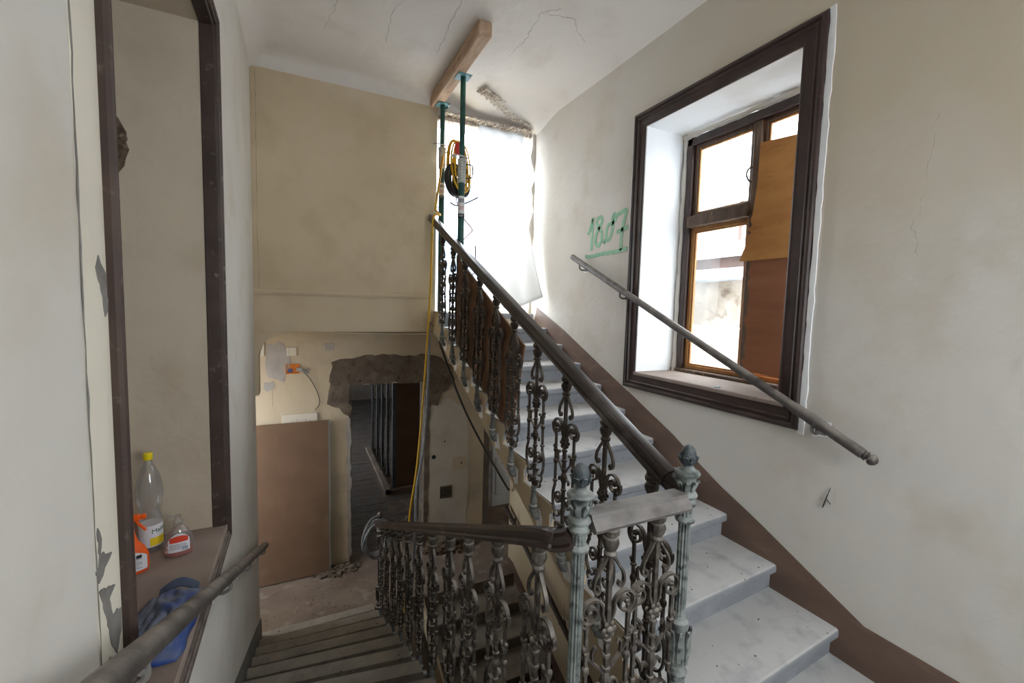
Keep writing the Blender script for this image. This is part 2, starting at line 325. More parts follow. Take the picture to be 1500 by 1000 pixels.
# ceiling with coved edges
def cove(d, r=.2):
    d = max(0, d); return 0 if d >= r else r-math.sqrt(max(0, r*r-(r-d)**2))
nx, ny = 60, 120; g = []
for j in range(ny+1):
    y = -1.5 + (4.80+1.5)*j/ny
    for i in range(nx+1):
        x = -.42 + (2.54+.42)*i/nx
        c = max(cove(x+.38), cove(2.5-x), cove(YB-y, .16) if x < 1.5 else cove(YB-y, .05))
        sm = lambda a, b_, t: (lambda q: q*q*(3-2*q))(min(1, max(0, (t-a)/(b_-a))))
        g.append((x, y, ZC-c*.8-.10*sm(4.1, 4.72, y)*sm(1.42, 1.75, x)+.012*noise.noise((x*1.1, y*1.1, 3))))
fs = [(j*(nx+1)+i, j*(nx+1)+i+1, (j+1)*(nx+1)+i+1, (j+1)*(nx+1)+i) for j in range(ny) for i in range(nx)]
m = MB().add(g, fs); n0 = len(m.v)
m.box(-1.2, 3.05, -1.7, 5.0, 2.45, 2.7)
ceiling = struct(m.build('ceiling', M['ceiling'], ang=1.2))
# middle landing, lower landing
m = MB().prism([(XL-.1, -1.6), (XR+.1, -1.6), (XR+.1, 1.22), (1.33, 1.16), (.71, 1.16), (.71, 1.40), (XL-.1, 1.62)], 'z', ZM-.3, ZM)
floor = struct(m.build('floor', M['stone'], smooth=False))
m = MB().box(-1.7, 1.32, 4.95, 6.25, ZF-.3, ZF).box(1.32, 8.0, 4.9, 9.5, ZF-.3, ZF).box(-1.7, .72, 4.75, 4.95, ZF-.3, ZF)
floor2 = struct(m.build('floor', M['screed'], smooth=False))
# a tiled slab the exit steps onto, roof of the lower landing
m = MB().box(-1.9, 1.35, 5.0, 6.3, -.29, ZU).box(1.33, 3.05, 4.60, 6.3, -.29, ZU)
slab = struct(m.build('floor', M['plaster_low'], smooth=False))
# lower back wall with the doorway
DX0, DX1, DZ = .58, 1.57, -1.06
m = MB().box(-1.8, DX0, YL, 6.25, -4, -.29).box(DX1, 2.47, YL, 6.25, -4, -.29).box(DX0, DX1, YL, 6.25, DZ, -.29)
wall_low = struct(m.build('wall_landing', M['plaster_low'], smooth=False))
m = MB().box(-1.9, -1.6, 4.6, 4.98, -4, -.29).box(-1.9, -1.6, 5.82, 6.25, -4, -.29).box(-1.9, -1.6, 4.98, 5.82, -4, -2.0).box(-1.9, -1.6, 4.98, 5.82, -.6, -.29)
struct(m.build('wall_left', M['plaster_low'], smooth=False))
# rounded corner under the slab edge
cr = [(-1.25, -.29), (-.1, -.29)]
for k in range(8):
    a = PI/2 + k/7*PI/2; cr.append((-.1+.26*math.cos(a), -.55+.26*math.sin(a)))
cr += [(-.36, -.9), (-1.25, -.9)]
MB().prism(cr, 'y', 4.76, 4.95).build('rounded_corner', M['plaster_warm'], wall_back, ang=.5)
# moulding along the upper floor level
MB().sweep([(0, -.02), (0, .035), (.012, .03), (.022, .012), (.022, 0), (.01, -.02)], (-.5, YB, .085), (1.34, YB, .085)).build('moulding', M['plaster_warm'], wall_back)

struct(MB().box(-1.3, 3.05, -1.75, 5.3, -6.5, -6.2).build('floor', M['screed'], smooth=False))
struct(MB().box(-1.3, 3.05, 4.96, 5.2, -6.2, ZF-.29).build('wall_cellar', M['plaster_low'], smooth=False))
# passage to the right of the landing
m = MB().box(4.8, 5.0, 4.9, 9.6, -4, -3.2).box(4.8, 5.0, 4.9, 9.6, -.9, -.29).box(3.0, 5.0, 9.5, 9.7, -4, -.29).box(3.05, 8.2, 4.8, 4.9, -4, -.29)
struct(m.build('wall_passage', M['plaster_low'], smooth=False))
struct(MB().box(2.47, 8.2, 4.9, 9.7, -.4, -.29).build('ceiling', M['ceiling'], smooth=False))
struct(MB().box(2.47, 2.67, 6.2, 6.5, ZF, -.29, .01).build('pillar', M['pillar'], smooth=False))
d = struct(MB().box(2.98, 4.3, 6.78, 6.84, ZF, -1.0, .004).build('door_1', M['doorwhite'], smooth=False))
for x0 in (3.03, 3.67):
    MB().box(x0, x0+.56, 6.755, 6.785, ZF+.2, -2.6, .012).build('panel', M['doorwhite'], d, smooth=False)
    MB().box(x0, x0+.56, 6.755, 6.785, -2.45, -1.15, .012).build('panel', M['doorwhite'], d, smooth=False)

# room beyond the doorway
m = MB().box(-1.9, 5, 16.6, 16.8, -4, .2).box(-1.9, -1.7, 6.25, 9.5, -4, -.5).box(-1.9, -1.7, 12.5, 16.6, -4, -.5).box(-1.9, -1.7, 9.5, 12.5, -4, -2.9).box(4.8, 5, 9.7, 16.6, -4, -.5).box(2.25, 2.45, 6.25, 9.7, -4, -.29)  # unseen gap in the left side added to let daylight into the room
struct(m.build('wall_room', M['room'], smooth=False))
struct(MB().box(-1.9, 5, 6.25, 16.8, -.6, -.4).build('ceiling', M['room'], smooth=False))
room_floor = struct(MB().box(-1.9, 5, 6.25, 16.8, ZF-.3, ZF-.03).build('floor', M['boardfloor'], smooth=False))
y = 6.26
fbm = MB().box(-1.6, 2.4, 0, .225, -.03, 0, .005).mesh('floorboard', M['boardfloor'], False)
while y < 16.3:
    link('floorboard', fbm, room_floor, (R.uniform(-.02, .02), y, ZF+R.uniform(-.006, .004))); y += .233
# stud partition in the room
part = thing('stud_partition', 'unfinished stud partition of metal posts with one brown board on its near end, inside the dark room', 'partition', (1.53, 8.05, ZF))
for yy in (8.05, 8.65, 9.25, 9.9, 10.6):
    s = MB().box(-.02, .03, 0, .004, .06, 2.85).box(-.02, -.016, 0, .05, .06, 2.85).box(.026, .03, 0, .05, .06, 2.85)
    link('stud', s.mesh('stud', M['stud'], False), part, (0, yy-8.05, 0))
MB().box(.05, .56, .02, .035, .06, 2.85, .003).build('board', M['gypsum'], part, smooth=False)
MB().box(.03, .052, -.01, .05, .06, 2.85).build('corner_post', M['stud'], part, smooth=False)
MB().box(-.15, .58, -.1, -.02, 0, .06).box(-.15, -.05, -.1, 2.7, 0, .06).build('floor_plate', M['screed'], part, smooth=False)

# ------------------------------------------------------------------ stairs
TR, RI = .342, .155
def step_sweep(mb, prof, yl, yr, xl, xr, z, sgn=1):
    mb.rings([[(xl, yl+sgn*d, z+h) for d, h in prof], [(xr, yr+sgn*d, z+h) for d, h in prof]])
PROF = [(.012, 0), (.003, -.005), (0, -.014), (.001, -.042), (.008, -.05), (.02, -.054), (.026, -.066), (.034, -.07), (.036, -RI), (.40, -RI), (.40, 0)]
up = thing('stone_staircase', 'grey stone stair flight climbing along the window wall to the bright opening', 'stairs', (1.9, 1.1, ZM))
for i in range(11):
    yl = 1.10+TR*i; yr = yl+.075; zz = -1.617+RI*i
    mb = MB(); pr = PROF if i < 10 else [(d, h) if d < .1 else (.1, h) for d, h in PROF]
    step_sweep(mb, pr, yl, yr, 1.334, XR-.001, zz)
    world_part(mb, 'step', M['stone'], up, ang=.5)
# plastered stringer face under the ends of the steps
top = []
for i in range(11):
    yl = 1.10+TR*i; zz = -1.617+RI*i
    top += [(yl+.036, zz-RI), (yl+.036, zz-.07), (yl+.004, zz-.05), (yl+.004, zz-.012)]
poly = top + [(4.74, ZU-.012), (4.74, -.30), (4.50, -.37), (2.69, -1.21), (1.16, -1.92), (1.10, -2.07), (1.05, -2.07), (1.05, -1.772)]
world_part(MB().prism(poly, 'x', 1.328, 1.36), 'stringer', M['stringer'], up, smooth=False)
world_part(MB().prism([(1.2, -1.9), (4.7, -.30), (4.7, -.20), (1.2, -1.79)], 'x', 1.36, XR), 'soffit', M['plaster_low'], up, smooth=False)

LPROF = [(.12, 0), (.035, 0), (.016, -.003), (.002, -.011), (-.006, -.024), (-.006, -.038), (.002, -.05), (.016, -.058), (.05, -.064), (.052, -RI), (.44, -RI), (.44, 0)]
dnf = thing('stone_staircase', 'dusty stone stair flight with rounded nosings going down to the lower landing', 'stairs', (.16, 1.4, ZM))
for i in range(1, 11):
    yr = 1.40+TR*i; yl = yr+.03*(10-i)*.9; zz = ZM-RI*i
    mb = MB(); step_sweep(mb, LPROF, yl, yr, XL+.001, .70, zz, -1)
    st = world_part(mb, 'step', M['stone_low'], dnf, ang=.5); st.data.materials.append(M['stone_shade'])
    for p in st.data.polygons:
        if p.normal.z > .9 and abs(p.normal.y) < .05 and p.area > .12: p.material_index = 1  # painted shade band on the back of the tread
world_part(MB().prism([(1.2, ZM-.2), (4.95, ZF-.25), (4.95, ZF), (4.85, ZF), (1.2, ZM-.05)], 'x', XL, .69), 'soffit', M['plaster_low'], dnf, smooth=False)
low = thing('stone_staircase', 'dim stone stair flight going further down behind the balusters, below the window wall', 'stairs', (1.9, 4.9, ZF))
for i in range(0, 12):
    yy = 4.92-TR*i; zz = ZF-RI*i
    if i == 0: continue
    mb = MB(); step_sweep(mb, PROF, yy, yy, 1.30, XR-.001, zz, 1)
    world_part(mb, 'step', M['stone_low'], low, ang=.5)
world_part(MB().prism([(4.9, ZF-.3), (1.0, -5.35), (1.0, -5.2), (4.9, ZF-.02)], 'x', 1.28, 1.30), 'stringer', M['stringer'], low, smooth=False)

# painted bands that follow the flights along the walls
sk = [(4.5, .01), (3.9, -.225), (2.96, -.645), (2.85, -.69), (2.35, -.915), (2.12, -1.045), (1.91, -1.15), (1.66, -1.255), (1.48, -1.34), (1.19, -1.475), (1.07, -1.53), (.85, -1.532), (-.2, -1.55), (-1.5, -1.55), (-1.5, -1.77), (1.2, -1.77)]
sk += [(4.6, -.30)]
b = MB().prism(sk, 'x', XR-.006, XR+.01).build('baseboard_right', M['brown_band'], smooth=False); struct(b)
struct(MB().prism([(1.6, -1.70), (4.70, -3.10), (4.76, -3.22), (4.76, ZF), (4.5, ZF), (1.6, -2.0)], 'x', XL-.01, XL+.006).build('baseboard_left', M['grey_band'], smooth=False))
struct(MB().prism([(5.09, ZF+.12), (4.95, ZF+.12), (1.3, -5.02), (1.3, -5.3), (4.9, ZF-.1), (5.09, ZF)], 'x', XR-.006, XR+.01).build('baseboard_right', M['brown_band'], smooth=False))

# ------------------------------------------------------------------ mitred casings
CAS = [(0, 0), (0, .018), (.008, .026), (.018, .03), (.028, .028), (.032, .018), (.042, .018), (.05, .026), (.056, .026), (.062, .014), (.11, .010), (.118, .014), (.124, .012), (.124, -.02)]
CAS2 = [(0, 0), (0, .016), (.006, .024), (.014, .026), (.022, .022), (.026, .014), (.034, .014), (.040, .020), (.048, .018), (.052, .008), (.052, -.02)]
def casing(root, xw, dr, y0, y1, z0, z1, m, prof=CAS):
    cs = [[(y0+o, z0+o), (y1-o, z0+o), (y1-o, z1-o), (y0+o, z1-o)] for o, h in prof]
    names = ('casing_bottom', 'casing_side', 'casing_top', 'casing_side')
    for sd in range(4):
        a, c = sd, (sd+1) % 4
        mb = MB().rings([[(xw+dr*h, *cs[k][q]) for k, (o, h) in enumerate(prof)] for q in (a, c)], True, True)
        mb.build(names[sd], m, root, ang=.4)
window_1 = bpy.data.objects.new('window_1', None); C.objects.link(window_1); struct(window_1)
casing(window_1, XR, -1, 1.456, 2.92, -.64, 1.585, M['darkwood'])
# white lining of the reveal and its sill
rv = MB().box(XR-.004, 3.0, WY1-.006, WY1+.01, WZ0, WZ1).box(XR-.004, 3.0, WY0-.01, WY0+.006, WZ0, WZ1).box(XR-.004, 3.0, WY0, WY1, WZ1-.006, WZ1+.01)
rv.build('reveal', M['reveal'], window_1, smooth=False)
MB().box(XR-.02, 3.02, WY0-.02, WY1+.01, WZ0-.02, WZ0+.008, .006).build('sill', M['sillpaint'], window_1, smooth=False)
# old plaster bead round the fixed frame
bead = MB()
for a, b_ in (((2.90, WY1-.03, WZ0), (2.90, WY1-.03, WZ1)), ((2.90, WY1, WZ1-.03), (2.90, WY0, WZ1-.03))):
    n = 26; bead.tube([Vector(a).lerp(Vector(b_), t/n)+Vector((R.uniform(-.004, .004), R.uniform(-.004, .004), R.uniform(-.004, .004))) for t in range(n+1)], [.02+R.uniform(-.005, .005) for t in range(n+1)], 6)
bead.build('plaster_bead', M['plaster'], window_1)
fx0, fx1 = 2.90, 2.99
MB().box(fx0, fx1, WY1-.10, WY1, WZ0+.01, WZ1-.05, .006).build('frame_side', M['darkwood'], window_1, smooth=False)
MB().box(fx0, fx1, WY0, WY0+.10, WZ0+.01, WZ1-.05, .006).build('frame_side', M['darkwood'], window_1, smooth=False)
MB().box(fx0, fx1, WY0, WY1, WZ1-.11, WZ1-.045, .006).build('frame_head', M['darkwood'], window_1, smooth=False)
MB().box(fx0-.02, fx1, WY0, WY1, WZ0+.008, WZ0+.035, .006).build('frame_bottom', M['sash'], window_1, smooth=False)
MB().box(fx0+.01, fx1, 2.095, 2.155, WZ0+.03, WZ1-.11, .006).build('mullion', M['sash'], window_1, smooth=False)
for y0, y1 in ((2.15, 2.69), (1.66, 2.1)):
    MB().sweep([(-.05, -.04), (.02, -.045), (.03, -.02), (.022, 0), (.03, .02), (.02, .04), (-.05, .045)], (2.93, y0, .735), (2.93, y1, .735)).build('transom', M['sash'], window_1)
def sash(y0, y1, z0, z1, m, glass=True, t=.035):
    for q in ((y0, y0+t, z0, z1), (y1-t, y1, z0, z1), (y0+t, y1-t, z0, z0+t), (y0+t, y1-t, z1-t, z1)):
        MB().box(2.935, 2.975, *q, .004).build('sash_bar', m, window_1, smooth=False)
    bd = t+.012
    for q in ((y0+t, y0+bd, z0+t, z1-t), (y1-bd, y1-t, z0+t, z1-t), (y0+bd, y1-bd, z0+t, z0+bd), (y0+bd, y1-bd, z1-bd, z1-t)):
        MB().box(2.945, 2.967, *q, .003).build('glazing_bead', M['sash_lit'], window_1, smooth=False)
    if glass: MB().box(2.954, 2.958, y0+t, y1-t, z0+t, z1-t).build('pane', M['glass'], window_1, smooth=False)
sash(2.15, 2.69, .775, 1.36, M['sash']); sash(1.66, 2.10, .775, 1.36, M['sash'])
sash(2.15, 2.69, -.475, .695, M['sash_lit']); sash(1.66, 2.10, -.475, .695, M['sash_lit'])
MB().tube(smooth_path([(2.92, 2.15, .93), (2.89, 2.16, .95), (2.88, 2.17, .99), (2.89, 2.16, 1.03), (2.92, 2.15, 1.04)], 4), .007, 6).build('latch', M['iron'], window_1)
# white lip of plaster along the outer edge of the casing
lip = ragged([(1.456, -.66), (1.456, 1.59), (1.425, 1.60), (1.425, -.66)], .005, .06, R)
MB().prism(lip, 'x', XR-.007, XR+.01).build('plaster_lip', M['reveal'], window_1, smooth=False)

window_2 = bpy.data.objects.new('window_2', None); C.objects.link(window_2); struct(window_2)
casing(window_2, XL, 1, 1.245, 2.80, -1.315, 1.43, M['darkwood_dusty'], CAS2)
MB().box(-.435, XL+.005, LY1-.012, LY1+.02, LZ0, LZ1, .003).build('jamb_lining', M['darkwood_dusty'], window_2, smooth=False)
MB().box(-.435, XL+.005, LY0-.02, LY1, LZ1-.012, LZ1+.02, .003).build('head_lining', M['darkwood_dusty'], window_2, smooth=False)
MB().box(-1.0, XL+.01, LY0-.02, LY1+.01, LZ0-.03, LZ0+.004, .004).build('sill', M['sillpaint'], window_2, smooth=False)
for k in range(6):
    y0 = LY0+k*.22; MB().box(-1.0, -.965, y0+.004, y0+.216, LZ0, LZ1, .004).build('shutter_board', M['sash'], window_2, smooth=False)

M['reveal_warm'] = plaster('recess_plaster', rgb(206, 194, 174), rgb(196, 184, 164), rgb(186, 172, 150))
MB().box(-1.0, -.437, LY1-.004, LY1+.01, LZ0, LZ1, 0).box(-1.0, -.437, LY0, LY1, LZ1-.004, LZ1+.01).build('reveal', M['reveal_warm'], window_2, smooth=False)
# ------------------------------------------------------------------ plaster damage, cracks, small fittings fixed to the walls
strip = ragged([(1.128, -1.62), (1.25, -1.62), (1.25, 1.6), (1.128, 1.6)], .0015, .08, R)
MB().prism(strip, 'x', XL-.005, XL+.003).build('cream_plaster_strip', plaster('cream_strip', rgb(226, 220, 204), rgb(218, 211, 196), rgb(206, 198, 182)), wall_left, smooth=False)
for pts in ([(1.17, -.47), (1.185, -.50), (1.18, -.53), (1.24, -.555), (1.20, -.57), (1.17, -.585), (1.16, -.56), (1.175, -.53)],
            [(1.165, -.60), (1.19, -.61), (1.245, -.635), (1.21, -.65), (1.225, -.69), (1.275, -.705), (1.275, -.745), (1.245, -.79), (1.22, -.76), (1.2, -.70), (1.185, -.65)],
            [(1.175, -.80), (1.20, -.79), (1.195, -.83), (1.24, -.845), (1.27, -.86), (1.25, -.90), (1.215, -.94), (1.18, -.965), (1.2, -.93), (1.225, -.90), (1.19, -.86)],
            [(1.225, .06), (1.24, .085), (1.27, .05), (1.28, -.02), (1.265, -.04), (1.25, 0)]):
    MB().prism(ragged([(a-.036, c) for a, c in pts], .004, .012, R), 'x', XL, XL+.005).build('plaster_chip', M['chip'], wall_left, smooth=False)
hole = MB()
hp = ragged([(-.84, .83), (-.77, .84), (-.735, .78), (-.722, .70), (-.745, .62), (-.785, .57), (-.85, .56)], .008, .04, R)
hole.prism(hp, 'y', LY1-.012, LY1+.02)
for k in range(26):
    a = R.uniform(-.83, -.745); zz = R.uniform(.6, .78); r = R.uniform(.008, .02); hole.ball((a, LY1-.012, zz), r, 7, 5, (1, .6, 1.2))
h = hole.build('broken_plaster', M['rubblebrown'], wall_left, ang=.4)

def crack(parent, pts, w=.004, nrm='z', at=0, m='mortar', n=10, amp=.02):
    """a hairline crack: a thin dark thread that wanders over the surface"""
    P = []
    for i in range(len(pts)-1):
        a, c = pts[i], pts[i+1]
        for k in range(n):
            t = k/n; P.append((a[0]+(c[0]-a[0])*t+R.uniform(-amp, amp)*.5, a[1]+(c[1]-a[1])*t+R.uniform(-amp, amp)*.5))
    P.append(pts[-1]); q = []
    for a, c in P:
        if nrm == 'z': q.append((a, c, at))
        elif nrm == 'x': q.append((at, a, c))
        else: q.append((a, at, c))
    ws = [w*R.uniform(.07, .24) for _ in q]
    MB().tube(q, ws, 4).build('crack', M[m], parent)
for pts in ([(1.77, 2.95), (1.66, 3.06), (1.71, 3.4), (1.69, 3.7)], [(1.66, 3.06), (1.92, 3.0)], [(1.92, 2.99), (2.0, 3.1), (2.16, 3.2)], [(.28, 3.4), (.28, 3.65), (.2, 4.05)], [(1.08, 3.2), (1.1, 3.7), (1.12, 4.0)], [(.72, 3.3), (.66, 3.6), (.68, 4.0)]):
    crack(ceiling, pts, .006, 'z', ZC-.004)
crack(wall_left, [(1.128, 1.55), (1.128, .6), (1.126, -.2), (1.128, -1.1)], .009, 'x', XL+.003, amp=.004, n=16, m='chip')
crack(wall_right, [(.98, .90), (.99, .62), (1.03, .40), (1.0, .28)], .004, 'x', XR+.0003, m='chip')
crack(wall_back, [(-.345, 2.1), (-.345, 1.5), (-.35, .9), (-.345, .12)], .006, 'y', YB, amp=.01)
# bare patch of wall with exposed roots of a ripped-off wire
MB().tube(smooth_path([(XR-.004, 1.27, -.90), (XR-.008, 1.285, -.96), (XR-.006, 1.30, -1.02)], 5), [.001, .0015, .002, .002, .003, .003, .003, .004, .004, .003, .002], 5).tube([(XR-.005, 1.285, -.965), (XR-.007, 1.262, -.985)], .0025, 5).build('torn_wire_mark', M['blackcable'], wall_right)
# sprayed figures 18.07 with a line under them
gf = MB()
def stroke(pts, w=.030):
    gf.ribbon([(XR-.0015, a, c) for a, c in smooth_path2(pts)], (0, 0, 1) if False else (1, 0, 0), .002, w)
def smooth_path2(pts):
    return [(v.x, v.y) for v in smooth_path([(a, c, 0) for a, c in pts], 6)]
# numerals drawn on a 0..1 (left to right) by 0..1 frame, then set on the wall (y falls to the right)
def G(u, v): return (3.565-.60*u, .50+.36*v)
for st in ([(.04, .60), (.10, .72), (.17, .98), (.165, .6), (.155, .16)],
           [(.38, .97), (.30, .95), (.27, .84), (.32, .72), (.40, .58), (.40, .38), (.33, .25), (.255, .36), (.27, .56), (.36, .74), (.41, .88), (.38, .97)],
           [(.455, .36), (.475, .31), (.46, .29)],
           [(.62, .74), (.55, .70), (.515, .52), (.53, .36), (.60, .38), (.65, .54), (.67, .72), (.65, .86), (.69, .95), (.73, .84), (.66, .74), (.62, .72)],
           [(.74, .90), (.84, .94), (.95, .96), (.90, .66), (.87, .36), (.865, .04)],
           [(.76, .50), (.86, .53), (1.0, .56)],
           [(0.0, .035), (.15, .0), (.45, .03), (.75, .03), (1.0, .07)]):
    stroke([G(*p) for p in st], .034)
gf.build('graffiti_numerals', M['graffiti'], wall_right, smooth=False)['label'] = 'green sprayed figures 18.07 with a line under them'

# exposed lath: one slanting strip in the ceiling and one over the opening
def lath(p0, p1, width, parent, name, dz):
    p0, p1 = Vector(p0), Vector(p1); d = (p1-p0); L = d.length; d.normalize(); s = Vector((0, 0, 1)).cross(d)
    mb = MB(); n = int(L/.02)
    poly = []
    for k in range(n+1): poly.append(p0+d*(L*k/n)+s*(width/2+R.uniform(-.012, .016)))
    for k in range(n, -1, -1): poly.append(p0+d*(L*k/n)-s*(width/2+R.uniform(-.012, .016)))
    mb.prism([(p.x, p.y) for p in poly], 'z', p0.z-.006, p0.z+.01); base = mb.build(name, M['lath'], parent, smooth=False)
    rd = MB()
    for k in range(int(L/.022)):
        c = p0+d*(L*(k+.5)/int(L/.022)); a = R.uniform(.25, .5)*width
        rd.tube([c-s*a+Vector((R.uniform(-.008, .008), R.uniform(-.008, .008), -.008)), c+s*a+Vector((R.uniform(-.008, .008), R.uniform(-.008, .008), -.01-dz*R.random()))], R.uniform(.003, .007), 5)
    r = rd.build('reeds', M['lath'], base); r['kind'] = 'stuff'
    cr = MB()
    for k in range(int(L/.03)):
        c = p0+d*R.uniform(0, L)+s*R.choice((-1, 1))*width*R.uniform(.35, .55); cr.ball((c.x, c.y, c.z-.006), R.uniform(.006, .016), 6, 4, (1.3, 1, .5))
    q = cr.build('plaster_crumbs', M['plaster'], base, ang=.3); q['kind'] = 'stuff'
lath((1.67, 4.29, 2.176), (2.40, 4.69, 2.084), .10, ceiling, 'exposed_lath', .01)
lath((1.40, 4.70, 2.045), (2.44, 4.70, 2.035), .10, ceiling, 'exposed_lath', .03)
lt = MB(); lt.box(1.36, 2.46, 4.72, 4.79, 1.985, 2.03, .008)
o = len(lt.v)
lt.build('lintel_timber', M['lath'], wall_back, smooth=False)

# lower wall: dark mortar round the door head, fillers, plates
mp = ragged([(.30, -1.28), (.36, -.74), (.98, -.66), (1.72, -.70), (1.97, -.86), (2.0, -1.12), (1.80, -1.22), (1.74, -1.40), (1.58, -1.40), (1.57, -1.06), (.58, -1.06), (.58, -1.50), (.44, -1.36)], .022, .07, R)
MB().prism(mp, 'y', YL-.012, YL+.01).build('mortar_patch', M['mortar'], wall_low, smooth=False)
MB().prism(ragged([(.53, -1.5), (.585, -1.5), (.585, ZF+.1), (.54, ZF+.1)], .012, .08, R), 'y', YL-.006, YL+.01).build('mortar_edge', M['greyplaster'], wall_low, smooth=False)
MB().prism(ragged([(1.565, -1.3), (1.64, -1.4), (1.62, ZF+.1), (1.565, ZF+.1)], .012, .08, R), 'y', YL-.006, YL+.01).build('mortar_edge', M['mortar'], wall_low, smooth=False)
MB().prism(ragged([(1.64, -1.42), (1.9, -1.30), (2.2, -1.5), (2.24, -2.6), (2.2, ZF+.14), (1.64, ZF+.10)], .015, .08, R), 'y', YL-.003, YL+.01).build('pale_filler_patch', plaster('pale_filler', rgb(202, 197, 188), rgb(190, 185, 176), rgb(176, 168, 156)), wall_low, smooth=False)
MB().box(DX0-.02, DX0+.01, YL, 6.25, ZF, DZ).box(DX1-.01, DX1+.02, YL, 6.25, ZF, DZ).build('rough_jamb', M['mortar'], wall_low, smooth=False)
MB().prism(ragged([(-.36, -.50), (-.18, -.49), (-.10, -.62), (-.11, -.80), (-.2, -.98), (-.33, -.92), (-.40, -.72)], .02, .06, R), 'y', YL-.005, YL+.01).build('grey_filler_patch', M['greyplaster'], wall_low, smooth=False)
MB().prism(ragged([(-.40, -.98), (-.3, -.96), (-.28, -1.05), (-.38, -1.1)], .012, .05, R), 'y', YL-.005, YL+.01).build('grey_filler_patch', M['greyplaster'], wall_low, smooth=False)
MB().box(-.52, -.385, YL-.02, YL+.01, -.66, -.46, .006).build('switch_plate', M['coverplate'], wall_low, smooth=False)
MB().box(-.43, -.415, YL-.026, YL-.015, -.57, -.55).build('switch_hole', M['black'], wall_low, smooth=False)
MB().box(-.15, -.04, YL-.012, YL+.01, -.66, -.55, .006).build('socket_cover', M['coverplate'], wall_low, smooth=False)
MB().box(.27, .385, YL-.008, YL+.01, -.60, -.51, .003).build('grey_cover', M['greyplaster'], wall_low, smooth=False)
crack(wall_low, [(-.5, -1.04), (-.31, -1.05)], .006, 'y', YL, amp=.003); crack(wall_low, [(-.31, -1.05), (-.31, -1.27)], .006, 'y', YL, amp=.003)
MB().box(-.21, .185, YL-.02, YL+.01, -1.56, -1.385, .004).build('white_cover', M['coverplate'], wall_low, smooth=False)
for k in range(5): MB().box(-.10+k*.05, -.094+k*.05, YL-.022, YL-.018, -1.50, -1.47+.02*(k % 2)).build('cover_slot', M['greyplaster'], wall_low, smooth=False)
MB().lathe([(.001, -.006), (.028, -.006), (.03, 0), (.03, .01)], (0, 0, 0), 14).xf(Matrix.Translation((1.70, YL, -2.16)) @ Matrix.Rotation(PI/2, 4, 'X')).build('black_hole', M['black'], wall_low)
v = MB().box(1.80, 1.975, YL-.012, YL+.01, -2.79, -2.61, .004).build('vent_grille', M['iron'], wall_low, smooth=False)
for k in range(5): MB().box(1.815, 1.96, YL-.02, YL-.01, -2.775+k*.034, -2.76+k*.034, .002).build('vent_slat', M['iron'], v, smooth=False)
MB().box(1.98, 2.20, YL-.004, YL+.01, -2.40, -2.20, .002).build('cover_plate', M['plaster_low'], wall_low, smooth=False)
MB().ball((2.12, YL-.004, -2.3), .012, 8, 6).ball((1.86, YL-.004, -1.95), .012, 8, 6).build('screw_hole', M['black'], wall_low)
MB().tube([(.39, YL-.02, -.375), (1.75, YL-.02, -.395)], .011, 8).tube([(.39, YL-.02, -.345), (1.75, YL-.02, -.36)], .006, 6).build('conduit', M['coverplate'], wall_low)
wall_low['label'] = 'lower landing wall, cream paint with grey filler patches and a dark mortar door head'
jb = thing('junction_box', 'open orange junction box with loose wires on the lower landing wall', 'junction box', (-.09, YL, -.82))
fr = MB()
for q in ((-.075, -.065, -.06, .06), (.065, .075, -.06, .06), (-.065, .065, -.06, -.05), (-.065, .065, .05, .06)): fr.box(q[0], q[1], -.014, .0, q[2], q[3])
fr.box(-.065, .065, -.003, 0, -.05, .05)
fr.build('box_body', M['orangebox'], jb, smooth=False)
MB().box(-.05, 0, -.012, -.003, -.04, .0).build('terminal_block', M['labelblue'], jb, smooth=False)
ws = MB()
for k in range(7): ws.tube(smooth_path([(.04, -.01, R.uniform(-.03, .03)), (.1, -.04, R.uniform(-.03, .02)), (R.uniform(.12, .2), -.03, R.uniform(-.07, .0))], 4), .005, 5)
ws.build('wire_ends', M['greycable'], jb)
MB().tube(smooth_path([(.12, -.02, -.04), (.2, -.015, -.14), (.28, -.012, -.32), (.30, -.012, -.45), (.25, -.012, -.53)], 6), .005, 5).build('wire', M['blackcable'], jb)

# ------------------------------------------------------------------ iron railings
BH = 1.05
def spiral(cx, cz, r0, r1, a0, turns, n=26):
    return [(0, cx+(r0+(r1-r0)*k/n)*math.cos(a0+2*PI*turns*k/n), cz+(r0+(r1-r0)*k/n)*math.sin(a0+2*PI*turns*k/n)) for k in range(n+1)]
X_ = (1, 0, 0)
bars = MB()
bars.box(-.008, .008, -.008, .008, .14, .98)
for s in (-1, 1):
    bars.box(-.006, .006, s*.088-.006, s*.088+.006, .40, .735)
    for zz in (.425, .60): bars.box(-.011, .011, s*.088-.011, s*.088+.011, zz, zz+.016, .003)
    bars.ribbon(smooth_path([(0, s*.006, .955), (0, s*.018, .925), (0, s*.042, .89), (0, s*.060, .86), (0, s*.064, .83), (0, s*.05, .812), (0, s*.040, .822), (0, s*.046, .834)], 5), X_, .014, .008)
    bars.ribbon(smooth_path([(0, s*.004, .50), (0, s*.03, .535), (0, s*.06, .565), (0, s*.088, .60), (0, s*.10, .625)], 5), X_, .012, .008)
    bars.ribbon(smooth_path([(0, s*.058, .562), (0, s*.062, .60), (0, s*.05, .618), (0, s*.042, .605)], 4), X_, .011, .006)
    bars.ribbon(smooth_path([(0, s*.004, .455), (0, s*.028, .475), (0, s*.045, .468), (0, s*.046, .450)], 4), X_, .012, .007)
    bars.ball((0, s*.088, .545), .016, 8, 6, (.8, 1, 1.3))
    bars.ball((0, s*.10, .63), .011, 7, 5)
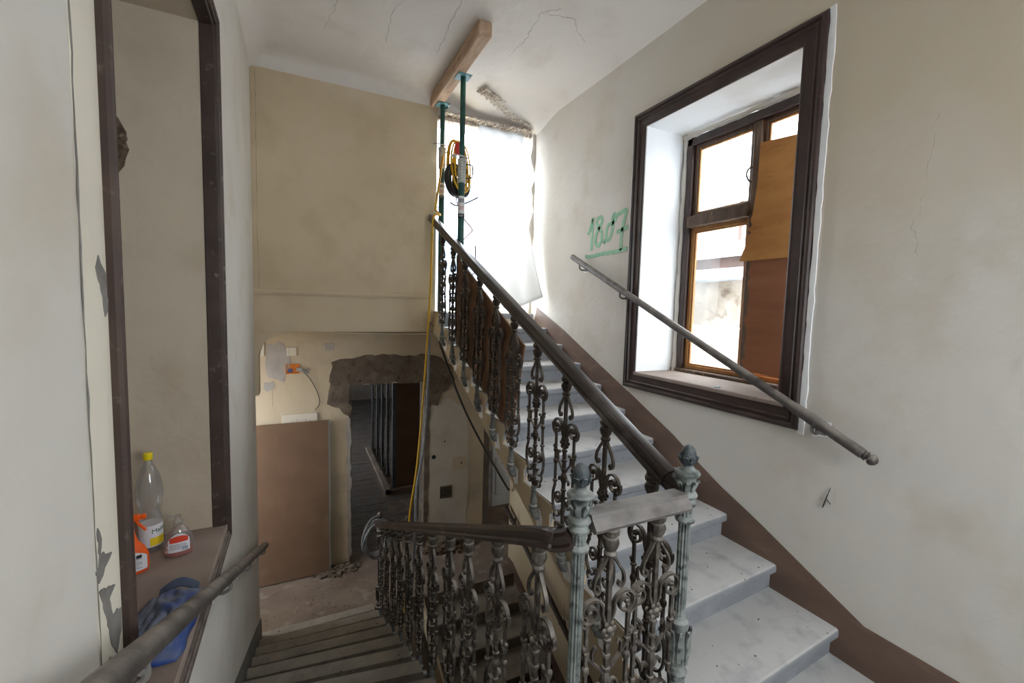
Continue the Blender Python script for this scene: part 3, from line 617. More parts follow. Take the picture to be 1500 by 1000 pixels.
for zz in (.62, .565, .515, .40, .285, .2): bars.lathe([(.008, 0), (.015, .003), (.017, .009), (.015, .015), (.008, .018)], (0, 0, zz), 8)
bars.lathe([(.008, .44), (.016, .455), (.022, .475), (.014, .50), (.008, .52)], (0, 0, 0), 8)
cap = MB().lathe([(.010, .93), (.022, .935), (.024, .945), (.018, .955), (.024, .965), (.030, .985), (.026, 1.0), (.020, 1.005), (.028, 1.012), (.030, 1.03), (.024, 1.036), (.024, 1.05)], (0, 0, 0), 10)
def scroll_up(s):
    mb = MB(); p = spiral(.074, .748, .050, .010, PI*.95, -1.55, 30)          # volute, opening inward
    p = [(0, .006, .655), (0, .014, .70), (0, .026, .735)] + p
    p = [(0, s*a[1], a[2]) for a in p]; mb.ribbon(p, X_, .017, .008); mb.ball((0, s*.080, .752), .012, 8, 6)
    o = [(0, s*(.074+.050*math.cos(a)), .748+.050*math.sin(a)) for a in [PI*.1-k*.16 for k in range(8)]]
    mb.ribbon(o+[(0, s*.088, .70)], X_, .015, .007)
    return mb
def scroll_low(s):
    mb = MB(); p = spiral(.048, .345, .042, .008, PI*1.05, -1.5, 28); p = [(0, s*a[1], a[2]) for a in p]; mb.ribbon(p, X_, .015, .008); mb.ball((0, s*.05, .345), .010, 8, 6)
    mb.ribbon(smooth_path([(0, s*.088, .41), (0, s*.105, .36), (0, s*.104, .30), (0, s*.084, .255), (0, s*.055, .24), (0, s*.034, .255), (0, s*.036, .275), (0, s*.05, .275)], 5), X_, .015, .008)
    mb.ribbon([(0, s*(.052+.026*math.cos(a)*(1-k*.02)), .185+.026*math.sin(a)*(1-k*.02)) for k, a in enumerate([PI+.0-k*.36 for k in range(22)])], X_, .014, .007)
    mb.ribbon(smooth_path([(0, s*.026, .185), (0, s*.016, .165), (0, s*.005, .15)], 4), X_, .014, .007)
    mb.ribbon(smooth_path([(0, s*.084, .255), (0, s*.09, .225), (0, s*.078, .205)], 4), X_, .012, .006)
    return mb
ros = MB()
for sd in (-1, 1):
    ros.ball((sd*.012, 0, .672), .016, 10, 6, (.7, 1, 1))
    for k in range(6):
        a = k*PI/3; ros.ball((sd*.010, .022*math.cos(a), .672+.022*math.sin(a)), .011, 7, 5, (.6, 1, 1))
foot = MB().lathe([(.010, .16), (.018, .155), (.020, .145), (.014, .135), (.016, .10), (.022, .06), (.024, .05), (.016, .04), (.028, .032), (.030, .018), (.022, .010), (.026, 0), (.026, -.008), (.012, -.014)], (0, 0, 0), 10)
foot.tube(smooth_path([(0, 0, .0), (.008, 0, -.03), (.028, 0, -.045), (.055, 0, -.045)], 4), [.018, .018, .019, .019, .02, .02, .021, .021, .021, .02, .02, .02, .02], 8)
BM = {}
for key, mm in (('dark', M['iron']), ('dusty', M['iron_dusty'])):
    BM[key] = dict(baluster=bars.mesh('baluster', mm), cap=cap.mesh('baluster_cap', mm), su1=scroll_up(1).mesh('scroll', mm), su2=scroll_up(-1).mesh('scroll', mm), sl1=scroll_low(1).mesh('scroll', mm), sl2=scroll_low(-1).mesh('scroll', mm), rosette=ros.mesh('rosette', mm), foot=foot.mesh('baluster_foot', M['patina_dusty']))
def baluster(root, loc, key, rz=0):
    b = BM[key]; o = link('baluster', b['baluster'], root, Vector(loc)-Vector(root.location), (R.uniform(-.012, .012), R.uniform(-.008, .008), rz))
    for n, k in (('baluster_cap', 'cap'), ('scroll', 'su1'), ('scroll', 'su2'), ('scroll', 'sl1'), ('scroll', 'sl2'), ('rosette', 'rosette'), ('baluster_foot', 'foot')): link(n, b[k], o)
    return o
def newel(root, x, y, ztop, zbot, mm=None, mf=None, bo=0):
    """fluted iron post; ztop is the tip of its finial"""
    mm = mm or M['patina']; mf = mf or M['finial']
    h = ztop-zbot; rs = .0222; L = MB(); zs = h-.295
    q = lambda o: zs+(o*.86 if o < .252 else .217+(o-.252)*.70)
    L.lathe([(.045, 0), (.045, .02), (.036, .03)] + ([(.033, .06), (.030, bo), (.034, bo+.04)] if bo else []) + [(r, z+bo) for r, z in ((.040, .06), (.032, .075), (.027, .085), (.036, .10), (.039, .16), (.032, .23), (.034, .26), (.025, .27))], (0, 0, 0), 20)
    L.lathe([(.025, .27+bo), (rs, .28+bo)] + [(rs, .28+bo+(zs-.28-bo)*k/6) for k in range(1, 7)] + [(.024, zs+.002)], (0, 0, 0), 72, 12, (.281+bo, zs+.001), .2)
    L.lathe([(.024, zs), (.034, zs+.005), (.036, zs+.013), (.031, zs+.02), (.025, zs+.025)], (0, 0, 0), 20)
    L.lathe([(.0245, q(.03))] + [(.0245, q(.03+.04*k/3)) for k in range(1, 4)], (0, 0, 0), 72, 12, (q(.031), q(.069)), .18)
    L.lathe([(.025, q(.07)), (.034, q(.078)), (.037, q(.09)), (.031, q(.10)), (.027, q(.106)), (.036, q(.113)), (.040, q(.124)), (.034, q(.136)), (.024, q(.142)), (.027, q(.165)), (.031, q(.195)), (.034, q(.204)), (.044, q(.212)), (.046, q(.220)), (.041, q(.228)), (.029, q(.232)), (.026, q(.238)), (.020, q(.246)), (.020, q(.252))], (0, 0, 0), 22)
    p = L.build('newel_post', mm, root, ang=.5); p.location = Vector((x, y, zbot))-Vector(root.location)
    lv = MB()
    for k in range(8):
        a = k*PI/4; c, s = math.cos(a), math.sin(a)
        lv.ribbon([(c*r, s*r, q(zz)) for r, zz in ((.026, .142), (.030, .160), (.037, .180), (.042, .190), (.043, .180))], (-s, c, 0), [.010, .019, .019, .012, .005], .006)
    o = lv.build('leaf_capital', mm, p); o['kind'] = 'stuff'
    lv = MB()
    for k in range(8):
        a = k*PI/4+.2; c, s = math.cos(a), math.sin(a)
        lv.ribbon([(c*r, s*r, zz+bo) for r, zz in ((.035, .10), (.041, .15), (.040, .20), (.045, .235), (.046, .228))], (-s, c, 0), [.014, .024, .022, .013, .006], .008)
    o = lv.build('leaf_collar', mm, p); o['kind'] = 'stuff'
    fn = MB().lathe([(.018, q(.250)), (.017, q(.256)), (.024, q(.268)), (.028, q(.284)), (.029, q(.296)), (.0275, q(.30)), (.027, q(.318)), (.023, q(.338)), (.015, q(.354)), (.005, q(.362)), (.001, q(.363))], (0, 0, 0), 18)
    for k in range(7):
        a = k*2*PI/7; c, s = math.cos(a), math.sin(a)
        fn.ribbon([(c*r, s*r, q(zz)) for r, zz in ((.022, .262), (.029, .280), (.0325, .298), (.036, .304))], (-s, c, 0), [.010, .023, .020, .008], .005)
    fn.build('acorn_finial', mf, p)
    return p
RAILP = [(-.034, -.022), (.034, -.022), (.036, -.008), (.028, 0), (.032, .012), (.030, .026), (.020, .036), (0, .040), (-.020, .036), (-.030, .026), (-.032, .012), (-.028, 0), (-.036, -.008)]
XRL, XLL, YN = 1.29, .74, 1.135
rail_r = thing('stair_railing', 'ornate dark iron railing with a dark wooden handrail along the flight climbing to the opening', 'railing', (XRL, YN, ZM), 'iron stair railings')
newel(rail_r, XRL, YN, -.487, -1.77, bo=.34)
def zr(y): return -.65+.455*(y-1.3)              # underside of the right handrail
hb = MB().sweep([(a*1.15, b*1.1+.03) for a, b in RAILP], (XRL, 1.235, zr(1.235)), (XRL, 4.73, zr(4.73)))
world_part(hb, 'handrail', M['rail'], rail_r, ang=.5)
hb = MB().sweep([(a*1.0, b+.03) for a, b in RAILP], (XRL, 1.165, zr(1.165)+.005), (XRL, 1.238, zr(1.238)))
world_part(hb, 'handrail_end', M['rail'], rail_r, ang=.5)
for k in range(10):
    y = 1.30+.331*k; baluster(rail_r, (XRL, y, zr(y)-BH-.0), 'dark')
for k in range(10):
    y = 1.30+.331*k; zf = zr(y)-BH
    pp = ragged([(y-.05, zf-.10), (y+.01, zf-.115), (y+.035, zf-.06), (y+.03, zf-.0), (y-.03, zf+.0)], .010, .025, R)
    world_part(MB().prism(pp, 'x', 1.322, 1.33), 'filler', M['reveal'], up, smooth=False)
rail_l = thing('stair_railing', 'ornate iron railing with a smooth brown handrail along the flight going down', 'railing', (XLL, 1.2, ZM), 'iron stair railings')
newel(rail_l, .812, YN, -.492, -1.77, bo=.16)
def zl(y): return -.815-.459*(y-1.26)
pts = [(XLL+.055, 1.16, -.735)] + [(XLL+.02, 1.20, -.755), (XLL, 1.25, -.775)]
hp = MB(); path = smooth_path([(.785, 1.15, -.725), (.76, 1.19, -.748), (XLL, 1.27, zl(1.27)+.05), (XLL, 1.8, zl(1.8)+.05)], 5) + [Vector((XLL, 4.86, zl(4.86)+.05))]
rings = []
for i, p in enumerate(path):
    t = (path[min(i+1, len(path)-1)]-path[max(i-1, 0)]).normalized(); upv = (Vector((0, 0, 1))-t*t.z).normalized(); sd = t.cross(upv)
    rings.append([p+sd*a*.95+upv*(b-.025) for a, b in RAILP])
hp.rings(rings); world_part(hp, 'handrail', M['rail_brown'], rail_l, ang=.5)
for k in range(11):
    y = 1.275+.327*k; baluster(rail_l, (XLL, y, zl(y)-BH+.02), 'dusty')
newel(rail_l, .79, 4.93, -2.335, ZF, M['iron'], M['iron'])
rail_m = thing('landing_railing', 'short iron railing with a flat grey handrail between the two fluted newel posts', 'railing', (1.05, YN, ZM), 'iron stair railings')
world_part(MB().sweep([(-.052, -.024), (.052, -.024), (.058, -.012), (.046, .004), (.034, .018), (.03, .03), (-.03, .03), (-.034, .018), (-.046, .004), (-.058, -.012)], (.838, YN, -.69), (1.262, YN, -.69)), 'handrail', M['rail_grey'], rail_m, smooth=False)
for x in (.95, 1.155): baluster(rail_m, (x, YN, -.715-BH), 'dusty', PI/2)
rail_b = thing('stair_railing', 'dark iron newel with knob standing by the doorway where the third flight starts down', 'railing', (1.1, 4.93, ZF), 'iron stair railings')
newel(rail_b, 1.1, 4.93, -2.44, ZF, M['iron'], M['iron'])
world_part(MB().sweep(RAILP, (.83, 4.93, -2.62), (1.07, 4.93, -2.62)), 'handrail', M['rail_brown'], rail_b, ang=.5)

# ------------------------------------------------------------------ handrails on the walls
def wall_rail(name, label, p0, p1, r, wallx, ts, m, knob=None, bands=()):
    p0, p1 = Vector(p0), Vector(p1); root = thing(name, label, 'handrail', p0)
    d = p1-p0; mb = MB().tube([(0, 0, 0), d*.004, d*.996, d], [r*.6, r, r, r*.6], 14); mb.build('rail', m, root, ang=.5)
    for t0, t1 in bands: MB().tube([d*t0, d*t0+d*(t1-t0)*.1, d*(t1-(t1-t0)*.1), d*t1], [r, r*1.15, r*1.15, r], 14).build('splice_band', m, root)
    for t in ts:
        q = d*t; sx = 1 if wallx > p0.x else -1; wx = wallx-p0.x-q.x
        b = MB().tube(smooth_path([q+Vector((0, 0, -r*.8)), q+Vector((0, 0, -r-.035)), q+Vector((wx*.5, 0, -r-.05)), q+Vector((wx, 0, -r-.03))], 5), .008, 7)
        b.box(q.x+wx-.006, q.x+wx+.006, q.y-.028, q.y+.028, q.z-r-.06, q.z-r, .003)
        b.tube([q+Vector((0, -.03, -r)), q+Vector((0, .03, -r+.03*d.z/d.y))], .008, 6)
        b.build('bracket', M['chip'] if m == M['rail_wall'] else M['iron'], root)
        MB().prism(ragged([(q.y-.04, q.z-r-.07), (q.y+.04, q.z-r-.07), (q.y+.05, q.z-r), (q.y-.045, q.z-r+.01)], .012, .03, R), 'x', q.x+wx-sx*.003, q.x+wx+sx*.003).build('filler', M['reveal'], root, smooth=False)
    if knob:
        n = d.normalized()
        if knob < 0: k0, n = Vector((0, 0, 0)), -n
        else: k0 = d
        kb = MB().tube([k0+n*t for t in (-.002, .006, .010, .014, .018, .024, .032, .042, .050, .055)], [r*.9, r*.95, r*.5, r*.5, r*.8, r*1.0, r*1.08, r*.95, r*.6, .004], 14); kb.build('end_knob', m, root)
    return root
wall_rail('wall_handrail', 'dark round wall handrail crossing in front of the window, with a turned end knob', (2.42, 3.68, .515), (2.42, 1.095, -.66), .026, XR, (.055, .29, .905), M['rail_wall'], 1, ((.86, .93),))
wall_rail('wall_handrail', 'worn grey wooden wall handrail slanting down past the recess with the blue cloth', (-.31, .70, -.56), (-.31, 4.42, -2.225), .029, XL, (.118, .44, .665, .98), M['rail_wall'])
wall_rail('wall_handrail', 'brown wall handrail far below, along the third flight', (2.43, 5.08, -2.62), (2.43, 1.6, -4.21), .028, XR, (.05, .4, .7), M['rail_brown'])

# ------------------------------------------------------------------ props, beam, cables
beam = MB().box(1.262, 1.378, 3.33, 4.735, 2.095, ZC-.004, .012)
o = tag(beam.build('timber_beam', M['timber'], smooth=False), 'squared rough timber beam held against the ceiling by two props', 'beam')
def text_mesh(txt, size, m, name='lettering', ext=.0004):
    cu = bpy.data.curves.new(name, 'FONT'); cu.body = txt; cu.size = size; cu.extrude = ext; cu.align_x = 'CENTER'; cu.align_y = 'CENTER'; cu.resolution_u = 2
    t = bpy.data.objects.new(name, cu); C.objects.link(t); me = bpy.data.meshes.new_from_object(t.evaluated_get(bpy.context.evaluated_depsgraph_get())); bpy.data.objects.remove(t)
    me.materials.clear(); me.materials.append(m); me.name = name; return me
def prop(x, y, zb, zt, c0, c1, s0, s1, label):
    r = thing('steel_prop', label, 'prop', (x, y, zb), 'green steel props under the beam'); L = lambda v: v-zb
    MB().box(-.065, .065, -.065, .065, 0, .008, .002).build('base_plate', M['zinc'], r, smooth=False)
    MB().lathe([(.030, .008), (.030, L(c0)), (.028, L(c0))], (0, 0, 0), 18).build('outer_tube', M['green'], r)
    MB().lathe([(.0245, L(c0)), (.0245, L(zt)-.008)], (0, 0, 0), 18).build('inner_tube', M['green'], r)
    MB().lathe([(.031, L(c0)), (.038, L(c0)+.004), (.038, L(c1)-.03), (.043, L(c1)-.026), (.043, L(c1)-.004), (.036, L(c1))], (0, 0, 0), 20).build('threaded_collar', M['zinc'], r)
    pin = MB()
    for k in range(7): pin.ball((-.012, -.0385, L(c0)+.02+k*(c1-c0-.06)/6), .0065, 8, 5, (1, .5, 1))
    pin.build('collar_hole', M['white'], r)
    MB().tube(smooth_path([(.034, 0, L(c0)+.05), (.092, -.02, L(c0)+.06), (.10, -.02, L(c0)+.12), (.092, -.02, L(c1)-.05), (.034, 0, L(c1)-.045)], 5), .007, 7).build('nut_handle', M['iron'], r)
    MB().tube(smooth_path([(.045, -.03, L(c1)+.004), (0, -.05, L(c1)+.01), (-.09, -.05, L(c1)+.012), (-.10, -.02, L(c1)+.008), (-.05, 0, L(c1)+.002)], 5), .007, 7).build('pin_hook', M['zinc'], r)
    tp = MB().box(-.066, .066, -.066, .066, L(zt)-.008, L(zt), .002).build('top_plate', M['teal'], r, smooth=False)
    for a in (-1, 1):
        MB().lathe([(.009, -.012), (.009, 0)], (a*.05, -.05, L(zt)-.008), 8).build('bolt', M['zinc'], tp)
    st = MB().lathe([(.0306, L(s0)), (.0306, L(s1))], (0, 0, 0), 18).build('sticker', M['white'], r); hh = s1-s0
    MB().lathe([(.0310, L(s0)), (.0310, L(s0)+hh*.2)], (0, 0, 0), 18).build('sticker_band', M['black'], st)
    MB().lathe([(.0310, L(s1)-hh*.3), (.0310, L(s1)-hh*.12)], (0, 0, 0), 18).build('sticker_band', M['labelgrey'], st)
    for txt, zz, mm, sz in (('DO', s0+hh*.45, M['red'], .045), ('CO', s0+hh*.1, M['white'], .024)):
        me = text_mesh(txt, sz, mm); 
        for vv in me.vertices:        # wrap the lettering round the tube
            a = vv.co.x/.0315 - PI/2 - .28; rr = .0314+vv.co.z; vv.co = Vector((rr*math.cos(a), rr*math.sin(a), vv.co.y))
        link('lettering', me, st, (0, 0, L(zz)))
prop(1.368, 3.98, -.377, 2.095, 1.14, 1.36, .82, 1.02, 'green steel prop with a red-lettered sticker, standing clear in front of the bright opening')
prop(1.368, 4.62, -.067, 2.095, 1.44, 1.66, 1.13, 1.29, 'green steel prop with a sticker, tight against the corner of the back wall')

def cable(name, label, pts, r, m, cat='cable', n=8, seg=7):
    root = Vector(pts[0]); mb = MB().tube([p-root for p in smooth_path(pts, n)], r, seg); o = mb.build(name, m); o.location = root; return tag(o, label, cat)
cable('yellow_cable', 'yellow cable looped over the handrail top and hanging down to the lower landing', [(1.36, 4.55, 1.55), (1.325, 4.56, 1.30), (1.295, 4.58, 1.04), (1.29, 4.56, .99), (1.325, 4.52, .94), (1.262, 4.50, .93), (1.245, 4.52, .80), (1.24, 4.56, .13), (1.20, 4.62, -.85), (1.14, 4.66, -1.76), (1.06, 4.68, -2.41), (1.03, 4.70, -3.40), (1.0, 4.9, ZF+.01)], .011, M['yellow'])
cable('grey_cable', 'pair of grey cables hanging beside the yellow one in front of the doorway', [(1.30, 4.72, -.20), (1.27, 4.70, -.22), (1.27, 4.69, -.45), (1.26, 4.70, -1.0), (1.22, 4.70, -1.6), (1.15, 4.71, -2.05), (1.145, 4.72, -2.5), (1.12, 4.78, -3.3), (1.1, 4.9, ZF+.01)], .016, M['greycable'])
cable('dark_cable', 'dark cable sagging from the slab edge to the passage under the stairs', [(1.33, 4.72, -.22), (1.36, 4.74, -.26), (1.45, 4.80, -.50), (1.68, 4.86, -1.06), (1.95, 4.92, -1.58), (2.38, 4.98, -2.30), (2.47, 5.06, -2.40)], .013, M['blackcable'])
# bundle hung on the props
bun = thing('cable_bundle', 'bundle of yellow and black extension cables with a red plug hung between the props', 'cable', (1.46, 4.4, 1.33))
mb = MB()
for k in range(7):
    a = .10+R.uniform(-.02, .03); hgt = R.uniform(.22, .30); ox = R.uniform(-.03, .05); oy = R.uniform(-.08, .08)
    loop = [(ox+a*math.sin(t)*.8, oy+a*.5*math.sin(t+1), .08+hgt*math.cos(t)) for t in [2*PI*i/16 for i in range(17)]]
    mb.tube(smooth_path(loop, 3), .010, 6)
mb.build('yellow_loops', M['yellow'], bun)
mb = MB()
for k in range(8):
    a = .085+R.uniform(-.015, .02); hgt = R.uniform(.13, .18); ox = R.uniform(-.06, .06); oy = R.uniform(-.06, .06)
    loop = [(ox+a*math.sin(t), oy+a*.6*math.sin(t+.5), -.06+hgt*math.cos(t)) for t in [2*PI*i/14 for i in range(15)]]
    mb.tube(smooth_path(loop, 3), .016, 6)
mb.build('black_loops', M['black'], bun)
MB().box(-.055, -.012, -.12, -.09, .17, .29, .006).build('red_plug', M['red'], bun, smooth=False)
MB().tube(smooth_path([(-.02, 0, -.18), (.04, -.05, -.40), (.12, -.15, -.55), (.06, -.2, -.62), (-.02, -.25, -.72), (-.03, -.3, -.95), (.10, -.3, -1.0), (.14, -.2, -.72)], 6), .006, 6).build('brown_wire', M['brownwire'], bun)
MB().tube(smooth_path([(-.06, .02, -.27), (0, 0, -.30), (.08, -.1, -.28), (.16, -.2, -.24)], 6), .008, 6).build('dark_wire', M['blackcable'], bun)
coil = MB()
for k in range(6):
    ra = .155+R.uniform(-.02, .02); ox, oy = R.uniform(-.02, .02), R.uniform(-.04, .04)
    coil.tube(smooth_path([(ox+ra*math.cos(t)*.9, oy+.04*math.sin(2*t+k)+.06*math.cos(t), -.02+ra*1.25*math.sin(t)) for t in [2*PI*i/14 for i in range(15)]], 3), .0125, 7)
o = coil.build('cable_coil', M['greycable']); o.location = (.74, 4.86, -2.58); tag(o, 'coil of thick grey cable hung over the far end of the lower handrail', 'cable')

# ------------------------------------------------------------------ boards
def board(name, label, poly, axis, a0, a1, m, cat='board'):
    c = (sum(p[0] for p in poly)/len(poly), sum(p[1] for p in poly)/len(poly)); q = [(p[0]-c[0], p[1]-c[1]) for p in poly]
    o = MB().prism(q, axis, 0, a1-a0).build(name, m, smooth=False)
    o.location = {'x': (a0, c[0], c[1]), 'y': (c[0], a0, c[1])}[axis]; return tag(o, label, cat)
board('plywood_board', 'dark brown plywood panel leaning inside the railing, cut to the slope of the stairs', [(2.565, -.25), (2.74, -.93), (3.25, -.70), (3.95, -.36), (4.0, .48), (3.60, .28)], 'x', 1.335, 1.347, M['board_ply'])
rag1 = [(2.06, .37)]
rag1 = [(1.60, 1.13), (2.075, 1.18), (2.08, .90), (2.10, .70), (2.115, .66), (2.095, .62), (2.135, .60), (2.10, .57), (2.14, .55), (2.125, .50), (2.15, .46), (2.185, .375), (1.60, .375)]
board('plywood_board', 'orange plywood sheet with a torn edge nailed across the upper half of the window', rag1, 'x', 2.878, 2.888, M['ply_orange'])
rag2 = [(1.60, .385), (2.10, .385)]
z = .33
while z > -.40: rag2.append((2.10+R.choice((0, 0, .012, .022, -.008)), z)); z -= R.uniform(.02, .05)
rag2 += [(2.095, -.415), (1.60, -.435)]
board('hardboard_sheet', 'red-brown hardboard sheet with a chewed edge covering the lower half of the window', rag2, 'x', 2.889, 2.896, M['cardboard'])
# big brown board leaning on the lower wall
gb = thing('plasterboard_sheet', 'tall brown wallboard with a grey-green edge leaning on the lower landing wall', 'board', (-.1, 5.86, ZF))
MB().box(-.52, .412, -.013, .0, .02, 1.995).build('sheet', M['gypsum'], gb, smooth=False)
MB().box(.412, .424, -.014, .001, .02, 1.995).build('board_edge', M['gypsum_edge'], gb, smooth=False)
MB().box(-.19, -.186, -.0136, -.012, .25, 1.995).build('joint_line', M['board_ply'], gb, smooth=False)
gb.rotation_euler = (-.03, 0, -.0)

# plastic dust sheet over the opening
sh = []; nu, nv = 26, 40
for j in range(nv+1):
    v = j/nv
    for i in range(nu+1):
        u = i/nu
        xl = 1.80+.12*v; xr_ = 2.36-.10*math.sin(min(1, v*1.6)*PI)*.6+.10*v**1.5
        yy = 4.69-.43*v**2.2*u**1.5-.035*math.sin(u*9+v*2)*(.3+.7*v)-.012*math.sin(u*19+3*v)
        sh.append((xl+(xr_-xl)*u, yy, 2.0-(2.02-.13*u**2+.02*math.sin(u*4))*v))
fs = [(j*(nu+1)+i, j*(nu+1)+i+1, (j+1)*(nu+1)+i+1, (j+1)*(nu+1)+i) for j in range(nv) for i in range(nu)]
o = MB().add(sh, fs).build('plastic_sheet', M['sheet'], ang=3); tag(o, 'translucent white plastic dust sheet hanging in the opening at the top of the stairs', 'plastic sheet')
md = o.modifiers.new('thickness', 'SOLIDIFY'); md.thickness = .001

# ------------------------------------------------------------------ bottles and cloth on the recess sill
ZS = LZ0+.004
def bottle_label(root, y, poly, m, name='label', x0=0, dz=0): pass
b1 = thing('cleaner_bottle', 'clear waisted cleaner bottle with a yellow cap, standing furthest in on the recess sill', 'bottle', (-.665, 2.60, ZS))
prof = [(.034, 0), (.044, .004), (.047, .02), (.047, .15), (.040, .18), (.038, .19), (.046, .22), (.054, .27), (.053, .31), (.045, .36), (.032, .40), (.018, .43), (.015, .44), (.015, .455)]
MB().lathe(prof, (0, 0, 0), 24).build('bottle_body', M['clearplastic'], b1)
MB().lathe([(.017, .448), (.019, .452), (.019, .478), (.016, .481)], (0, 0, 0), 18).build('cap', M['yellowcap'], b1)
MB().lathe([(.0478, .03), (.0478, .135)], (0, 0, 0), 28).build('label', M['labelwhite'], b1)
def arc(r, a0, a1, z0, z1, n=10):
    mb = MB(); ring = []
    a = [a0+(a1-a0)*k/n for k in range(n+1)]
    vs = [(r*math.cos(t), r*math.sin(t), z0) for t in a]+[(r*math.cos(t), r*math.sin(t), z1) for t in a]
    return mb.add(vs, [(k, k+1, n+2+k, n+1+k) for k in range(n)])
arc(.0483, -1.9, .3, .035, .075).build('label_band', M['labelyel'], b1)
me = text_mesh('Maioc', .030, M['labelgrn'])
for vv in me.vertices:
    a = vv.co.x/.0485-PI/2+.55; rr = .0486+vv.co.z; vv.co = Vector((rr*math.cos(a), rr*math.sin(a), .108+vv.co.y+vv.co.x*.1))
link('lettering', me, b1)
b2 = thing('spray_bottle', 'orange trigger spray bottle with a white printed label, half hidden by the casing', 'bottle', (-.695, 2.40, ZS))
rings = []
for z, rx, ry in ((0, .062, .034), (.004, .068, .038), (.03, .072, .04), (.08, .070, .04), (.115, .056, .036), (.14, .036, .03), (.17, .027, .026), (.205, .022, .022), (.22, .022, .022)):
    rings.append([(rx*math.cos(2*PI*k/24), ry*math.sin(2*PI*k/24), z) for k in range(24)])
MB().rings(rings).build('bottle_body', M['orange'], b2)
hd = MB().box(-.05, .045, -.014, .014, .235, .262, .006).lathe([(.020, .212), (.023, .216), (.023, .236), (.02, .24)], (0, 0, 0), 16)
hd.build('spray_head', M['orange'], b2, ang=.5)
MB().box(.045, .066, -.010, .010, .238, .259, .004).build('nozzle', M['orange'], b2)
MB().ribbon(smooth_path([(.032, 0, .24), (.038, 0, .22), (.052, 0, .20), (.062, 0, .185)], 4), (0, 1, 0), .016, .007).build('trigger', M['orange'], b2)
def ell_label(root, rx, ry, a0, a1, z0, z1, m, name, k=1.012, n=16, top=None):
    vs, fs = [], []
    for i in range(n+1):
        t = a0+(a1-a0)*i/n; u = (i/n-.5)*2; zt = z1 if not top else z1-top*u*u
        vs += [(rx*k*math.cos(t), ry*k*math.sin(t), z0), (rx*k*math.cos(t), ry*k*math.sin(t), zt)]
    for i in range(n): fs.append((2*i, 2*i+2, 2*i+3, 2*i+1))
    return MB().add(vs, fs).build(name, m, root)
lb = ell_label(b2, .072, .041, -2.7, -.45, .018, .108, M['labelwhite'], 'label', 1.01, top=.03)
for k in range(7): ell_label(b2, .072, .041, -2.4, -.85-(.2 if k % 3 == 1 else 0), .030+k*.008, .033+k*.008, M['labelgrey'], 'print_line', 1.02)
ell_label(b2, .072, .041, -1.15, -.85, .075, .09, M['black'], 'print_mark', 1.024)
b3 = thing('soap_bottle', 'squat clear soap bottle with red label and a little red soap left in it', 'bottle', (-.535, 2.50, ZS))
def ell_rings(spec, n=28): return [[(rx*math.cos(2*PI*k/n), ry*math.sin(2*PI*k/n), z) for k in range(n)] for z, rx, ry in spec]
MB().rings(ell_rings([(0, .05, .028), (.004, .056, .032), (.02, .058, .033), (.08, .055, .032), (.115, .042, .028), (.135, .022, .02), (.14, .016, .016), (.15, .016, .016)])).build('bottle_body', M['clearplastic'], b3)
MB().rings(ell_rings([(.003, .052, .029), (.02, .0565, .032), (.024, .0565, .032)])).build('soap', M['redliquid'], b3)
MB().lathe([(.018, .148), (.020, .152), (.020, .168), (.012, .172), (.010, .185), (.013, .187), (.013, .194), (.001, .196)], (0, 0, 0), 16).box(-.035, .004, -.006, .006, .187, .195, .003).build('pump', M['clearplastic'], b3)
ell_label(b3, .0575, .033, -2.35, -.75, .026, .115, M['labelwhite'], 'label', 1.012, top=.035)
ell_label(b3, .0575, .033, -2.2, -.9, .072, .104, M['labelred'], 'label_band', 1.022, top=.012)
for k in range(4): ell_label(b3, .0575, .033, -2.2, -1.0-.1*(k % 2), .040+k*.007, .043+k*.007, M['labelgrey'], 'print_line', 1.02)
for k in range(9): ell_label(b3, .0575, .033, -1.35+k*.05, -1.33+k*.05, .029, .048, M['labelblue'], 'bar_mark', 1.026, n=1)
for b_, a in ((b1, .5), (b2, .15), (b3, .2)): b_.rotation_euler = (0, 0, a)

# crumpled blue cloth
cl = []; nu, nv = 44, 30
for j in range(nv+1):
    for i in range(nu+1):
        u, v = i/nu*2-1, j/nv*2-1
        e = max(0, 1-abs(u)**2.6)*max(0, 1-abs(v)**2.6)
        f = noise.noise((u*1.7+4, v*1.5, 1.3))*.5+abs(noise.noise((u*3.1+v*2, v*2.4-u, 7)))*.6
        h = .085*e**.5*(.75+.55*f)+.002
        cl.append((v*.105*(1+.14*noise.noise((u*2, 3, 1)))+.02*u, u*.20*(1+.10*noise.noise((v*2, 9, 2))), h))
fs = [(j*(nu+1)+i, j*(nu+1)+i+1, (j+1)*(nu+1)+i+1, (j+1)*(nu+1)+i) for j in range(nv) for i in range(nu)]
mb = MB().add(cl, fs); bag = mb.build('blue_cloth', M['bluecloth'], ang=1.2); bag.location = (-.475, 1.93, ZS)
tag(bag, 'crumpled blue work cloth lying on the front of the recess sill behind the handrail', 'cloth')
md = bag.modifiers.new('thickness', 'SOLIDIFY'); md.thickness = .003; md.offset = 1
hem = MB().ribbon([(-.045+.13*k/10, .192-.02*abs(k/10-.5), .035+.03*math.sin(k/10*PI)) for k in range(11)], (0, .6, .5), .035, .006)
hem.build('hem', M['bluehem'], bag)

